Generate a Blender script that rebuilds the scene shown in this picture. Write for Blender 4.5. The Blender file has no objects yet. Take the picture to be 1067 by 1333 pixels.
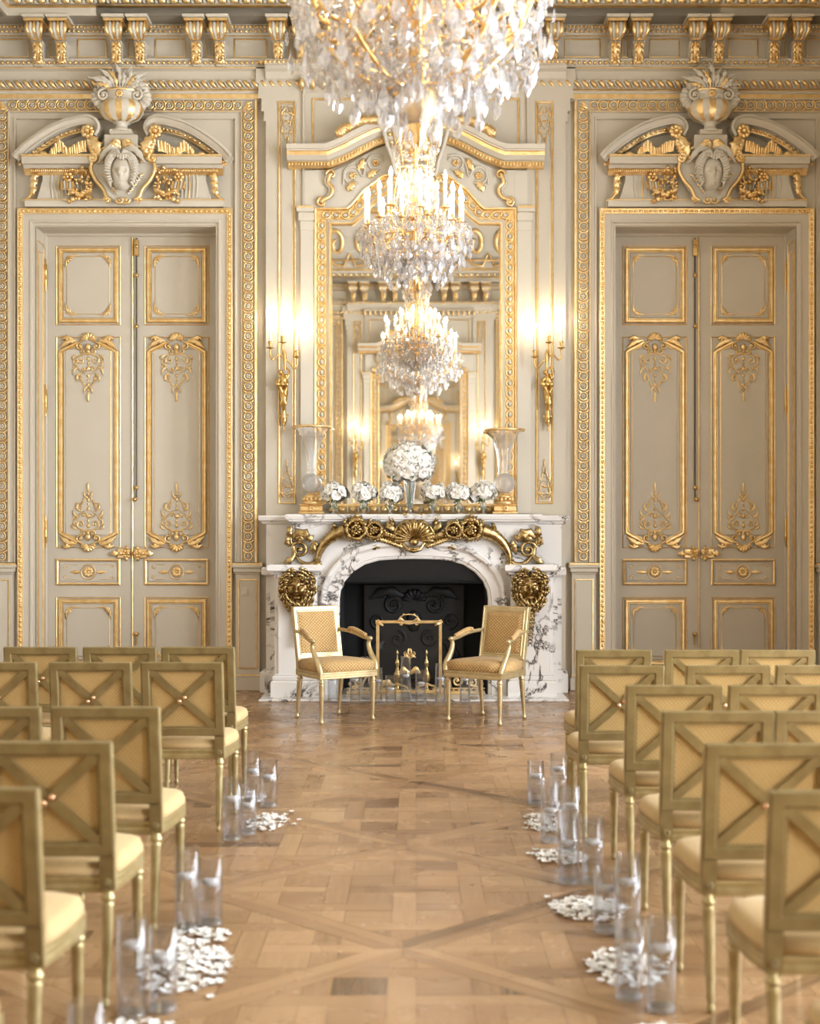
import bpy, math, random
import numpy as np
from mathutils import Matrix, Vector
PI = math.pi
random.seed(7)
S = bpy.context.scene
COL = S.collection

# ------------------------------------------------------------------ camera
F = 50/36*1333          # focal length in pixels of the 1067x1333 frame
D = 14.4                # camera to end wall
HC = 1.66               # eye height
CX, HY = 541.0, 684.0   # pixel of the wall's centre line and of the horizon
cam = bpy.data.objects.new('camera', bpy.data.cameras.new('camera'))
COL.objects.link(cam)
cam.location = (0, -D, HC); cam.rotation_euler = (PI/2, 0, 0)
cd = cam.data
cd.sensor_fit = 'VERTICAL'; cd.sensor_height = 36; cd.lens = 50
cd.shift_x = -(CX-533.5)/1333; cd.shift_y = (HY-666.5)/1333
cd.dof.use_dof = True; cd.dof.focus_distance = 13.1; cd.dof.aperture_fstop = 2.2
cd.clip_start = 0.05
S.camera = cam
# ------------------------------------------------------------------ light and exposure
w = bpy.data.worlds.new('sky'); S.world = w; w.use_nodes = True
w.node_tree.nodes['Background'].inputs[0].default_value = (0.86, 0.92, 1.0, 1)
w.node_tree.nodes['Background'].inputs[1].default_value = 12.0
XW = 4.38               # half width of the room
YB = -15.6              # wall behind the camera
WIN = [(-13.6, -11.9), (-10.6, -8.8), (-8.0, -6.2), (-5.2, -3.6)]   # windows in the right wall
WZ0, WZ1 = 0.35, 5.4
for a, b in WIN:
    L = bpy.data.lights.new('daylight', 'AREA'); L.shape = 'RECTANGLE'
    L.size = b-a; L.size_y = WZ1-WZ0
    L.cycles.is_portal = True
    o = bpy.data.objects.new('window_daylight', L); COL.objects.link(o)
    o.location = (XW+0.42, (a+b)/2, (WZ0+WZ1)/2); o.rotation_euler = (PI/2, 0, PI/2)
S.view_settings.view_transform = 'Standard'; S.view_settings.look = 'None'
S.view_settings.gamma = 1; S.view_settings.use_curve_mapping = False
S.view_settings.exposure = 1.15
S.cycles.max_bounces = 12; S.cycles.diffuse_bounces = 5; S.cycles.glossy_bounces = 8
S.cycles.transmission_bounces = 10; S.cycles.transparent_max_bounces = 48
S.cycles.caustics_refractive = False; S.cycles.caustics_reflective = False
S.cycles.sample_clamp_indirect = 8

# ------------------------------------------------------------------ materials
def mat(name, col, rough=0.5, metal=0.0, var=None, vs=6.0, bump=0.0, bs=40.0, spec=0.5, emit=0, coat=0):
    m = bpy.data.materials.new(name); m.use_nodes = True
    nt = m.node_tree; N = nt.nodes; b = N['Principled BSDF']
    b.inputs['Base Color'].default_value = (*col, 1); b.inputs['Roughness'].default_value = rough
    b.inputs['Metallic'].default_value = metal; b.inputs['Specular IOR Level'].default_value = spec
    b.inputs['Coat Weight'].default_value = coat
    if emit:
        b.inputs['Emission Color'].default_value = (*col, 1); b.inputs['Emission Strength'].default_value = emit
    tc = N.new('ShaderNodeTexCoord')
    if var:
        n = N.new('ShaderNodeTexNoise'); n.inputs['Scale'].default_value = vs; n.inputs['Detail'].default_value = 4
        nt.links.new(tc.outputs['Object'], n.inputs['Vector'])
        r = N.new('ShaderNodeValToRGB'); r.color_ramp.elements[0].position = 0.35; r.color_ramp.elements[1].position = 0.65
        r.color_ramp.elements[0].color = (*col, 1); r.color_ramp.elements[1].color = (*var, 1)
        nt.links.new(n.outputs['Fac'], r.inputs[0]); nt.links.new(r.outputs[0], b.inputs['Base Color'])
    if bump:
        n = N.new('ShaderNodeTexNoise'); n.inputs['Scale'].default_value = bs; n.inputs['Detail'].default_value = 3
        nt.links.new(tc.outputs['Object'], n.inputs['Vector'])
        bp = N.new('ShaderNodeBump'); bp.inputs['Strength'].default_value = bump; bp.inputs['Distance'].default_value = 0.01
        nt.links.new(n.outputs['Fac'], bp.inputs['Height']); nt.links.new(bp.outputs[0], b.inputs['Normal'])
    return m

def damask(name, c1, c2, k=70.0):
    m = mat(name, c1, 0.75, 0, spec=0.2); nt = m.node_tree; N = nt.nodes; b = N['Principled BSDF']
    b.inputs['Sheen Weight'].default_value = 0.1
    tc = N.new('ShaderNodeTexCoord'); sx = N.new('ShaderNodeSeparateXYZ'); nt.links.new(tc.outputs['Object'], sx.inputs[0])
    def M(op, a, b_=None):
        q = N.new('ShaderNodeMath'); q.operation = op
        for i, v in enumerate((a, b_)):
            if v is None: continue
            if isinstance(v, (int, float)): q.inputs[i].default_value = v
            else: nt.links.new(v, q.inputs[i])
        return q.outputs[0]
    t = M('ADD', sx.outputs['Y'], sx.outputs['Z'])
    u = M('MULTIPLY', sx.outputs['X'], k); v = M('MULTIPLY', t, k)
    p = M('SINE', M('ADD', u, v)); q = M('SINE', M('SUBTRACT', u, v))
    pq = M('MULTIPLY', p, q); p2 = M('ABSOLUTE', pq)
    n = N.new('ShaderNodeTexNoise'); n.inputs['Scale'].default_value = 60; nt.links.new(tc.outputs['Object'], n.inputs['Vector'])
    f = M('ADD', p2, M('MULTIPLY', M('SUBTRACT', n.outputs['Fac'], 0.5), 0.9))
    r = N.new('ShaderNodeValToRGB'); r.color_ramp.elements[0].position = 0.3; r.color_ramp.elements[1].position = 0.6
    r.color_ramp.elements[0].color = (*c1, 1); r.color_ramp.elements[1].color = (*c2, 1)
    nt.links.new(f, r.inputs[0]); nt.links.new(r.outputs[0], b.inputs['Base Color'])
    bp = N.new('ShaderNodeBump'); bp.inputs['Strength'].default_value = 0.3; bp.inputs['Distance'].default_value = 0.003
    nt.links.new(f, bp.inputs['Height']); nt.links.new(bp.outputs[0], b.inputs['Normal'])
    return m

def marble(name, base, vein, tint):
    m = mat(name, base, 0.22, 0); nt = m.node_tree; N = nt.nodes; b = N['Principled BSDF']
    tc = N.new('ShaderNodeTexCoord')
    n = N.new('ShaderNodeTexNoise'); n.inputs['Scale'].default_value = 1.7; n.inputs['Detail'].default_value = 7; n.inputs['Roughness'].default_value = 0.62
    n.inputs['Distortion'].default_value = 0.9
    nt.links.new(tc.outputs['Object'], n.inputs['Vector'])
    r = N.new('ShaderNodeValToRGB'); e = r.color_ramp.elements
    e[0].position = 0.0; e[0].color = (*base, 1); e[1].position = 1; e[1].color = (*base, 1)
    for p, c in ((0.465, base), (0.488, tint), (0.4955, vein), (0.5035, vein), (0.509, tint), (0.53, base)):
        q = e.new(p); q.color = (*c, 1)
    nt.links.new(n.outputs['Fac'], r.inputs[0])
    n2 = N.new('ShaderNodeTexNoise'); n2.inputs['Scale'].default_value = 2.3; n2.inputs['Detail'].default_value = 3
    nt.links.new(tc.outputs['Object'], n2.inputs['Vector'])
    r2 = N.new('ShaderNodeValToRGB'); r2.color_ramp.elements[0].position = 0.42; r2.color_ramp.elements[1].position = 0.6
    nt.links.new(n2.outputs['Fac'], r2.inputs[0]); r2.color_ramp.elements[0].position = 0.40; r2.color_ramp.elements[1].position = 0.55
    mx = N.new('ShaderNodeMix'); mx.data_type = 'RGBA'; mx.inputs[6].default_value = (*base, 1)
    nt.links.new(r2.outputs[0], mx.inputs[0]); nt.links.new(r.outputs[0], mx.inputs[7])
    nt.links.new(mx.outputs[2], b.inputs['Base Color'])
    return m

def glassy(name, fac_glass=0.5, col=(1, 1, 1), rough=0.0, refl=1.0, power=4.0, white=0.0):
    """thin clear glass: mostly see-through, mirror-like at grazing angles"""
    m = bpy.data.materials.new(name); m.use_nodes = True; nt = m.node_tree; N = nt.nodes; N.clear()
    out = N.new('ShaderNodeOutputMaterial'); tr = N.new('ShaderNodeBsdfTransparent'); tr.inputs[0].default_value = (*col, 1)
    gl = N.new('ShaderNodeBsdfGlossy'); gl.inputs['Roughness'].default_value = 0.04
    lw = N.new('ShaderNodeLayerWeight'); lw.inputs['Blend'].default_value = 0.5
    pw = N.new('ShaderNodeMath'); pw.operation = 'POWER'; pw.inputs[1].default_value = power
    nt.links.new(lw.outputs['Facing'], pw.inputs[0])
    mu = N.new('ShaderNodeMath'); mu.operation = 'MULTIPLY_ADD'; mu.inputs[1].default_value = 0.75*refl; mu.inputs[2].default_value = 0.04*refl
    nt.links.new(pw.outputs[0], mu.inputs[0])
    mx = N.new('ShaderNodeMixShader'); nt.links.new(mu.outputs[0], mx.inputs[0])
    nt.links.new(tr.outputs[0], mx.inputs[1]); nt.links.new(gl.outputs[0], mx.inputs[2])
    last = mx
    if fac_glass:
        g = N.new('ShaderNodeBsdfGlass'); g.inputs['IOR'].default_value = 1.52; g.inputs['Roughness'].default_value = rough
        m2 = N.new('ShaderNodeMixShader'); m2.inputs[0].default_value = fac_glass
        nt.links.new(mx.outputs[0], m2.inputs[1]); nt.links.new(g.outputs[0], m2.inputs[2]); last = m2
    if white:  # diffuse white put into the glass, standing in for sparkle and brightness
        df = N.new('ShaderNodeBsdfDiffuse'); df.inputs[0].default_value = (.95,.93,.93,1); m3 = N.new('ShaderNodeMixShader'); m3.inputs[0].default_value = white
        nt.links.new(last.outputs[0], m3.inputs[1]); nt.links.new(df.outputs[0], m3.inputs[2]); last = m3
    nt.links.new(last.outputs[0], out.inputs[0])
    return m

def wood_floor():
    m = mat('oak parquet', (0.4, 0.24, 0.12), 0.3); nt = m.node_tree; N = nt.nodes; b = N['Principled BSDF']
    uv = N.new('ShaderNodeUVMap'); at = N.new('ShaderNodeAttribute'); at.attribute_name = 'tone'
    mp = N.new('ShaderNodeMapping'); mp.inputs['Scale'].default_value = (3, 45, 1); nt.links.new(uv.outputs[0], mp.inputs[0])
    n = N.new('ShaderNodeTexNoise'); n.inputs['Scale'].default_value = 1; n.inputs['Detail'].default_value = 5; n.inputs['Distortion'].default_value = 0.6
    nt.links.new(mp.outputs[0], n.inputs['Vector'])
    ad = N.new('ShaderNodeMath'); ad.operation = 'MULTIPLY_ADD'; ad.inputs[1].default_value = 0.6
    nt.links.new(n.outputs['Fac'], ad.inputs[0]); nt.links.new(at.outputs['Fac'], ad.inputs[2])
    r = N.new('ShaderNodeValToRGB'); e = r.color_ramp.elements
    e[0].position = 0.05; e[0].color = (0.11, 0.058, 0.025, 1); e[1].position = 1.0; e[1].color = (0.42, 0.25, 0.12, 1)
    q = e.new(0.45); q.color = (0.29, 0.16, 0.073, 1)
    nt.links.new(ad.outputs[0], r.inputs[0]); nt.links.new(r.outputs[0], b.inputs['Base Color'])
    tc = N.new('ShaderNodeTexCoord'); n3 = N.new('ShaderNodeTexNoise'); n3.inputs['Scale'].default_value = 2.5; n3.inputs['Detail'].default_value = 5
    nt.links.new(tc.outputs['Object'], n3.inputs['Vector'])
    mr = N.new('ShaderNodeMapRange'); mr.inputs[1].default_value = 0.3; mr.inputs[2].default_value = 0.7; mr.inputs[3].default_value = 0.17; mr.inputs[4].default_value = 0.36
    nt.links.new(n3.outputs['Fac'], mr.inputs[0])
    nt.links.new(mr.outputs[0], b.inputs['Roughness'])
    bp = N.new('ShaderNodeBump'); bp.inputs['Strength'].default_value = 0.12; bp.inputs['Distance'].default_value = 0.002
    nt.links.new(n.outputs['Fac'], bp.inputs['Height']); nt.links.new(bp.outputs[0], b.inputs['Normal'])
    return m

M = {}
M['paint'] = mat('cream painted wood', (0.62, 0.555, 0.445), 0.45, 0, (0.59, 0.525, 0.415), 1.5, 0.02, 30)
M['paint2'] = mat('cream painted relief', (0.66, 0.60, 0.49), 0.5)
M['ceil'] = mat('ceiling plaster', (0.62, 0.57, 0.48), 0.8)
M['gold'] = mat('gold leaf', (0.84, 0.56, 0.22), 0.32, 0.85, (0.95, 0.72, 0.38), 14, 0.3, 90)
M['bronze'] = mat('gilt bronze', (0.60, 0.45, 0.21), 0.24, 1.0, (0.26, 0.17, 0.07), 26, 0.3, 80)
M['brass'] = mat('sconce brass', (0.66, 0.44, 0.16), 0.28, 1.0)
M['marble'] = marble('white veined marble', (0.80, 0.765, 0.72), (0.05, 0.05, 0.06), (0.42, 0.37, 0.32))
M['iron'] = mat('black cast iron', (0.006, 0.006, 0.007), 0.5, 0.2)
M['soot'] = mat('soot black', (0.006, 0.006, 0.006), 0.85)
M['chairwood'] = mat('antique gold chair paint', (0.31, 0.235, 0.10), 0.38, 0.45, (0.24, 0.175, 0.07), 14, 0.1, 50)
M['chairtrim'] = mat('pale gilding', (0.46, 0.37, 0.18), 0.34, 0.55, (0.36, 0.27, 0.11), 18)
M['armwood'] = mat('pale champagne gilding', (0.56, 0.44, 0.24), 0.30, 0.55, (0.48, 0.36, 0.17), 20)
M['fabric'] = damask('gold damask', (0.45, 0.295, 0.105), (0.52, 0.355, 0.15), 165)
M['seatfab'] = damask('pale gold damask seat', (0.50, 0.34, 0.15), (0.57, 0.41, 0.20), 165)
M['armfab'] = damask('honey damask', (0.37, 0.21, 0.065), (0.58, 0.40, 0.19), 100)
M['knob'] = mat('rose gold knob', (0.80, 0.48, 0.28), 0.25, 0.9)
M['crystal'] = glassy('cut crystal', 0.5, (1, 1, 1), 0.0, 1.6, 1.6, 0.16)  # white share simulates the averaged sparkle of the facets
M['glass'] = glassy('clear glass', 0.0, (0.985, 0.99, 1.0), refl=1.15, power=2.6)
M['pane'] = glassy('window pane', 0.0, (0.98,0.985,0.98), refl=.3, power=4)
M['water'] = glassy('water', 0.0, (0.94, 0.955, 0.97), refl=0.35, power=3)
M['vaseglass'] = glassy('cut glass vase', 0.3, (0.98, 0.98, 0.98), 0.02, 1.1, 2.5, 0.10)
M['wax'] = mat('white wax', (0.88, 0.86, 0.83), 0.4)
M['candle'] = mat('ivory candle tube', (0.90, 0.88, 0.82), 0.45)
M['flame'] = mat('lit bulb', (1.0, 0.83, 0.58), 0.5, emit=75)
M['petal'] = mat('white rose petal', (0.95, 0.93, 0.88), 0.55, 0, (0.93, 0.88, 0.80), 8)
M['rose'] = mat('white rose', (0.94, 0.925, 0.88), 0.6, 0, (0.91, 0.87, 0.78), 30)
M['green'] = mat('leaf green', (0.06, 0.14, 0.035), 0.5)
M['floor'] = wood_floor()
M['joint'] = mat('dark parquet joint', (0.05, 0.026, 0.012), 0.7)
M['steel'] = mat('dark rod', (0.10, 0.08, 0.06), 0.35, 0.8)
mm = bpy.data.materials.new('mirror silvering'); mm.use_nodes = True
b = mm.node_tree.nodes['Principled BSDF']; b.inputs['Base Color'].default_value = (0.88, 0.85, 0.79, 1); b.inputs['Metallic'].default_value = 1; b.inputs['Roughness'].default_value = 0.015
M['mirror'] = mm

# ------------------------------------------------------------------ mesh builder
class MB:
    def __init__(s): s.v = []; s.f = []; s.m = []; s.s = []
    def add(s, vs, fs, mi=0, sm=False):
        k = len(s.v); s.v.extend(vs)
        for f in fs: s.f.append(tuple(i+k for i in f)); s.m.append(mi); s.s.append(sm)
    def merge(s, o, mx=None, fn=None, mi=None):
        k = len(s.v)
        if mx is not None: s.v.extend([tuple(mx @ Vector(p)) for p in o.v])
        elif fn: s.v.extend([fn(p) for p in o.v])
        else: s.v.extend(o.v)
        for f, m_, q in zip(o.f, o.m, o.s): s.f.append(tuple(i+k for i in f)); s.m.append(m_ if mi is None else mi); s.s.append(q)
    def box(s, x0, x1, y0, y1, z0, z1, mi=0):
        s.add([(x0,y0,z0),(x1,y0,z0),(x1,y1,z0),(x0,y1,z0),(x0,y0,z1),(x1,y0,z1),(x1,y1,z1),(x0,y1,z1)],
              [(0,3,2,1),(4,5,6,7),(0,1,5,4),(1,2,6,5),(2,3,7,6),(3,0,4,7)], mi)
    def bevbox(s, x0, x1, y0, y1, z0, z1, b=0.01, mi=0, sm=False):
        s.loft([[(x0+b,y0+b,z0),(x1-b,y0+b,z0),(x1-b,y1-b,z0),(x0+b,y1-b,z0)],
                [(x0,y0,z0+b),(x1,y0,z0+b),(x1,y1,z0+b),(x0,y1,z0+b)],
                [(x0,y0,z1-b),(x1,y0,z1-b),(x1,y1,z1-b),(x0,y1,z1-b)],
                [(x0+b,y0+b,z1),(x1-b,y0+b,z1),(x1-b,y1-b,z1),(x0+b,y1-b,z1)]], mi, sm)
    def loft(s, rings, mi=0, sm=True, caps=True):
        n = len(rings[0]); vs = [p for r in rings for p in r]; fs = []
        for k in range(len(rings)-1):
            for i in range(n):
                j = (i+1) % n; fs.append((k*n+i, k*n+j, (k+1)*n+j, (k+1)*n+i))
        s.add(vs, fs, mi, sm)
        if caps:
            s.add(list(rings[0]), [tuple(range(n))[::-1]], mi, False); s.add(list(rings[-1]), [tuple(range(n))], mi, False)
    def lathe(s, prof, n=16, c=(0,0,0), mi=0, sm=True, flute=0, fl_amt=0.06, sy=1.0):
        rings = []
        for r, z in prof:
            ring = []
            for i in range(n):
                a = 2*PI*i/n; rr = r*(1-fl_amt*(i % 2)) if flute else r
                ring.append((c[0]+rr*math.cos(a), c[1]+rr*math.sin(a)*sy, c[2]+z))
            rings.append(ring)
        s.loft(rings, mi, sm, caps=True)
    def lathe_open(s, prof, n=16, c=(0,0,0), mi=0):
        s.loft([[(c[0]+r*math.cos(2*PI*i/n), c[1]+r*math.sin(2*PI*i/n), c[2]+z) for i in range(n)] for r, z in prof], mi, True, caps=False)
    def tube(s, pts, rad, n=6, mi=0, sm=True, flat=1.0, caps=True):
        pts = [Vector(p) for p in pts]; K = len(pts); rings = []
        if not isinstance(rad, (list, tuple)): rad = [rad]*K
        up = None
        for k in range(K):
            t = (pts[min(k+1, K-1)]-pts[max(k-1, 0)])
            if t.length < 1e-9: t = Vector((0,0,1))
            t.normalize()
            if up is None:
                up = Vector((0,1,0)) if abs(t.y) < 0.9 else Vector((1,0,0))
            a = up.cross(t)
            if a.length < 1e-6: a = Vector((1,0,0)).cross(t)
            a.normalize(); b_ = t.cross(a); up = b_
            rings.append([tuple(pts[k]+a*math.cos(2*PI*i/n)*rad[k]+b_*math.sin(2*PI*i/n)*rad[k]*flat) for i in range(n)])
        s.loft(rings, mi, sm, caps)
    def blob(s, c, rx, ry=None, rz=None, n=8, k=5, mi=0, sm=True):
        ry = rx if ry is None else ry; rz = rx if rz is None else rz
        vs = [(c[0], c[1], c[2]-rz)]; fs = []
        for j in range(1, k):
            t = PI*j/k
            for i in range(n):
                a = 2*PI*i/n; vs.append((c[0]+rx*math.sin(t)*math.cos(a), c[1]+ry*math.sin(t)*math.sin(a), c[2]-rz*math.cos(t)))
        vs.append((c[0], c[1], c[2]+rz)); L_ = len(vs)-1
        for i in range(n):
            j = (i+1) % n
            fs.append((0, 1+j, 1+i)); fs.append((L_, L_-n+i, L_-n+j))
            for q in range(k-2): fs.append((1+q*n+i, 1+q*n+j, 1+(q+1)*n+j, 1+(q+1)*n+i))
        s.add(vs, fs, mi, sm)
    def mold(s, path, prof, y0=0.0, closed=False, mats=None, mp=None, sm=False):
        """mitred moulding along a path in the wall plane; prof = (offset to the left of the path, relief)"""
        if mp is None: mp = lambda a, b_, v: (a, y0-v, b_)
        K = len(path); N_ = len(prof); nm = []
        for k in range(K):
            def nrm(i, j):
                dx = path[j][0]-path[i][0]; dz = path[j][1]-path[i][1]; l = math.hypot(dx, dz) or 1; return (-dz/l, dx/l)
            if closed: n1 = nrm((k-1) % K, k); n2 = nrm(k, (k+1) % K)
            else:
                n1 = nrm(k-1, k) if k > 0 else nrm(k, k+1); n2 = nrm(k, k+1) if k < K-1 else n1
            mx_, mz = n1[0]+n2[0], n1[1]+n2[1]; d = (mx_*mx_+mz*mz)/2 or 1
            nm.append((mx_/d, mz/d))
        vs = [mp(path[k][0]+u*nm[k][0], path[k][1]+u*nm[k][1], v) for k in range(K) for u, v in prof]
        for k in range(K if closed else K-1):
            k2 = (k+1) % K
            for i in range(N_-1):
                s.add([vs[k*N_+i], vs[k2*N_+i], vs[k2*N_+i+1], vs[k*N_+i+1]], [(0,1,2,3)], mats[i] if mats else 0, sm)
        if not closed:
            s.add(vs[:N_], [tuple(range(N_))], mats[0] if mats else 0); s.add(vs[-N_:], [tuple(range(N_))[::-1]], mats[0] if mats else 0)
    def leaf(s, sp, W_, h=0.01, lobes=3, mi=0, edge=0.3):
        """acanthus leaf on the wall plane: sp = spine points (x, relief, z)"""
        if len(sp) < 6: sp = smoothpath(sp, max(2, int(round(3+lobes))))
        K = len(sp); vs = []; fs = []
        for k in range(K):
            t = k/(K-1); a = sp[max(k-1,0)]; b_ = sp[min(k+1,K-1)]
            dx, dz = b_[0]-a[0], b_[2]-a[2]; l = math.hypot(dx, dz) or 1; nx, nz = -dz/l, dx/l
            w_ = W_*max(0.03, math.sin(PI*min(1, t*0.93+0.07))**0.7)*(1+edge*math.cos(2*PI*lobes*t))
            for q, hh in ((-1,0),(-.5,.8),(0,.45),(.5,.8),(1,0)):
                vs.append((sp[k][0]+nx*q*w_, -(sp[k][1]+hh*h), sp[k][2]+nz*q*w_))
        for k in range(K-1):
            for i in range(4): fs.append((k*5+i, (k+1)*5+i, (k+1)*5+i+1, k*5+i+1))
        s.add(vs, fs, mi, True)
    def scroll(s, cx, cz, R, turns=1.3, a0=0.0, sg=1, r=0.01, y=0.0, mi=0, tail=None, n=5, rend=None):
        """spiral volute; tail = extra points that lead into it"""
        pts = []; K = int(12*turns)+3; rd = []
        for k in range(K):
            t = k/(K-1); a = a0+sg*2*PI*turns*t; rr = R*(1-0.82*t); pts.append((cx+rr*math.cos(a), -y, cz+rr*math.sin(a))); rd.append(r*(1-0.35*t))
        if tail:
            tl = [(p[0], -y, p[1]) for p in tail]; pts = tl+pts; rd = [(rend or r*0.4)+(r-(rend or r*0.4))*k/len(tl) for k in range(len(tl))]+rd
        s.tube(pts, rd, n, mi)
        s.blob((cx, -y, cz), r*1.15, r*1.2, r*1.15, 6, 4, mi)
    def rosette(s, cx, cz, R, y=0.0, n=6, h=0.01, mi=0, ci=None):
        for i in range(n):
            a = 2*PI*i/n; c = (cx+R*0.6*math.cos(a), -(y+h*0.3), cz+R*0.6*math.sin(a)); s.blob(c, R*0.42, h*0.7, R*0.42, 6, 4, mi)
        s.blob((cx, -(y+h*0.6), cz), R*0.28, h, R*0.28, 6, 4, mi if ci is None else ci)
    def shell(s, cx, cz, R, y=0.0, h=0.03, a0=0.0, a1=PI, n=7, mi=0, mi2=None, rin=0.12):
        K = n*4; vs = []; fs = []; ms = []
        J = [rin, 0.4, 0.75, 0.95, 1.0]
        for k in range(K+1):
            a = a0+(a1-a0)*k/K; rip = 0.5-0.5*math.cos(2*PI*n*k/K)
            for j in J:
                rr = R*j*(1+0.07*rip*(j > 0.7)); hh = h*(math.sin(PI*min(j,0.98)*0.75)+0.1)*(0.55+0.45*rip)
                if j == 1.0: hh = 0
                vs.append((cx+rr*math.cos(a), -(y+hh), cz+rr*math.sin(a)))
        for k in range(K):
            for j in range(4): fs.append((k*5+j, k*5+j+1, (k+1)*5+j+1, (k+1)*5+j))
        s.add(vs, fs, mi, True)
    def hf(s, cx, cz, rx, rz, fn, y=0.0, nx=20, nz=24, mi=0):
        """relief height field over an ellipse"""
        vs = []; fs = []
        for j in range(nz+1):
            for i in range(nx+1):
                u = -1+2*i/nx; v = -1+2*j/nz
                x_ = u*math.sqrt(max(0, 1-v*v/2)); z_ = v*math.sqrt(max(0, 1-u*u/2))
                vs.append((cx+x_*rx, -(y+fn(x_, z_)), cz+z_*rz))
        for j in range(nz):
            for i in range(nx): a = j*(nx+1)+i; fs.append((a, a+1, a+nx+2, a+nx+1))
        s.add(vs, fs, mi, True)
    def build(s, name, mats, parent=None, uv=None, tone=None):
        me = bpy.data.meshes.new(name); me.from_pydata([tuple(p) for p in s.v], [], s.f)
        if not isinstance(mats, (list, tuple)): mats = [mats]
        for m_ in mats: me.materials.append(M[m_] if isinstance(m_, str) else m_)
        me.polygons.foreach_set('material_index', s.m); me.polygons.foreach_set('use_smooth', s.s)
        if uv is not None:
            l = me.uv_layers.new(name='UVMap'); l.data.foreach_set('uv', np.array(uv, dtype=np.float32).ravel())
        if tone is not None:
            a = me.attributes.new('tone', 'FLOAT', 'FACE'); a.data.foreach_set('value', tone)
        o = bpy.data.objects.new(name, me); COL.objects.link(o)
        if parent: o.parent = parent
        return o

def inst(src, loc=(0,0,0), rot=None, parent=None, sc=None, name=None):
    o = src.copy(); COL.objects.link(o)
    if parent: o.parent = parent
    o.location = loc
    if rot is not None: o.rotation_euler = rot
    if sc is not None: o.scale = (sc,)*3 if isinstance(sc, (int, float)) else sc
    return o
def empty(name, loc=(0,0,0), rz=0.0, parent=None):
    o = bpy.data.objects.new(name, None); COL.objects.link(o); o.location = loc; o.rotation_euler = (0,0,rz)
    o.empty_display_size = 0.1
    if parent: o.parent = parent
    return o
def tag(o, label=None, cat=None, group=None, kind=None):
    if label: o['label'] = label
    if cat: o['category'] = cat
    if group: o['group'] = group
    if kind: o['kind'] = kind
    return o
KIDS = {}
def kids(o): return [c for c in COL.objects if c.parent == o]
def copy_tree(o, parent=None, cache=None):
    if cache is None:
        cache = {}
        for c in COL.objects:
            if c.parent: cache.setdefault(c.parent.name, []).append(c)
    c = o.copy(); COL.objects.link(c)
    if parent: c.parent = parent
    for ch in cache.get(o.name, []): copy_tree(ch, c, cache)
    return c
def W(px, py, dep=0.0):
    """wall coordinates (x, z) of a point measured in the photograph, standing dep in front of the end wall"""
    k = (D-dep)/F; return ((px-CX)*k, HC+(HY-py)*k)
def smoothpath(pts, n=6):
    """Catmull-Rom through the points"""
    P = [tuple(p) for p in pts]; P = [P[0]]+P+[P[-1]]; out = []
    for i in range(1, len(P)-2):
        for k in range(n):
            t = k/n; out.append(tuple(0.5*((2*b_)+(-a+c)*t+(2*a-5*b_+4*c-d)*t*t+(-a+3*b_-3*c+d)*t**3) for a, b_, c, d in zip(P[i-1], P[i], P[i+1], P[i+2])))
    out.append(P[-2]); return out
def rect(x0, x1, z0, z1): return [(x0,z0),(x1,z0),(x1,z1),(x0,z1)]
# ================================================================== ROOM SHELL
BX = 2.935              # centre of each door bay
DH, DZ = 0.915, 4.685   # half width and height of the door opening
REC = 0.38              # door leaves stand this far back
CEIL = 8.15
def struct(o): o['kind'] = 'structure'; return o

mb = MB()
mb.box(-XW, -BX-DH, 0, .6, 0, 7); mb.box(-BX+DH, BX-DH, 0, .6, 0, 7); mb.box(BX+DH, XW, 0, .6, 0, 7)
for sg in (-1, 1):
    mb.box(sg*BX-DH, sg*BX+DH, 0, .6, DZ, 7); mb.box(sg*BX-DH, sg*BX+DH, REC+.06, .6, 0, DZ)
wall_back = struct(mb.build('wall_back', 'paint'))
mb = MB(); mb.box(-XW-.4, -XW, YB, .6, 0, 7)
wall_left = struct(mb.build('wall_left', 'paint'))
mb = MB(); mb.box(-XW-.4, XW+.4, YB-.4, YB, 0, 7)
wall_front = struct(mb.build('wall_front', 'paint'))
mb = MB()
ys = [YB] + [v for ab in WIN for v in ab] + [.6]
for i in range(0, len(ys), 2): mb.box(XW, XW+.4, ys[i], ys[i+1], 0, 7)
for a, b_ in WIN: mb.box(XW, XW+.4, a, b_, 0, WZ0); mb.box(XW, XW+.4, a, b_, WZ1, 7)
wall_right = struct(mb.build('wall_right', 'paint'))
for i, (a, b_) in enumerate(WIN):
    mp = lambda p, q, v: (XW+.2-v, p, q)
    mb = MB(); mb.mold(rect(a, b_, WZ0, WZ1), [(0,0),(0,.06),(.06,.06),(.06,0)], closed=True, mp=mp)
    c = (a+b_)/2; mb.box(XW+.14, XW+.2, c-.035, c+.035, WZ0, WZ1)
    mb.box(XW+.14, XW+.2, a, b_, 3.9, 3.98)
    wn = struct(mb.build('window_%d' % (i+1), 'paint2'))
    bars = MB(); bars.box(XW+.15, XW+.18, a, b_, 1.5, 1.53); bars.box(XW+.15, XW+.18, a, b_, 2.7, 2.73)
    bars.build('glazing_bar', 'paint2', wn)
    for (p0, p1) in ((a+.06, c-.035), (c+.035, b_-.06)):
        pn = MB(); pn.box(XW+.163, XW+.167, p0, p1, WZ0+.06, WZ1-.06); pn.build('pane', 'glass', wn)
    # heavy cream curtain hung each side is out of view; only the opening matters for the light

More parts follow.
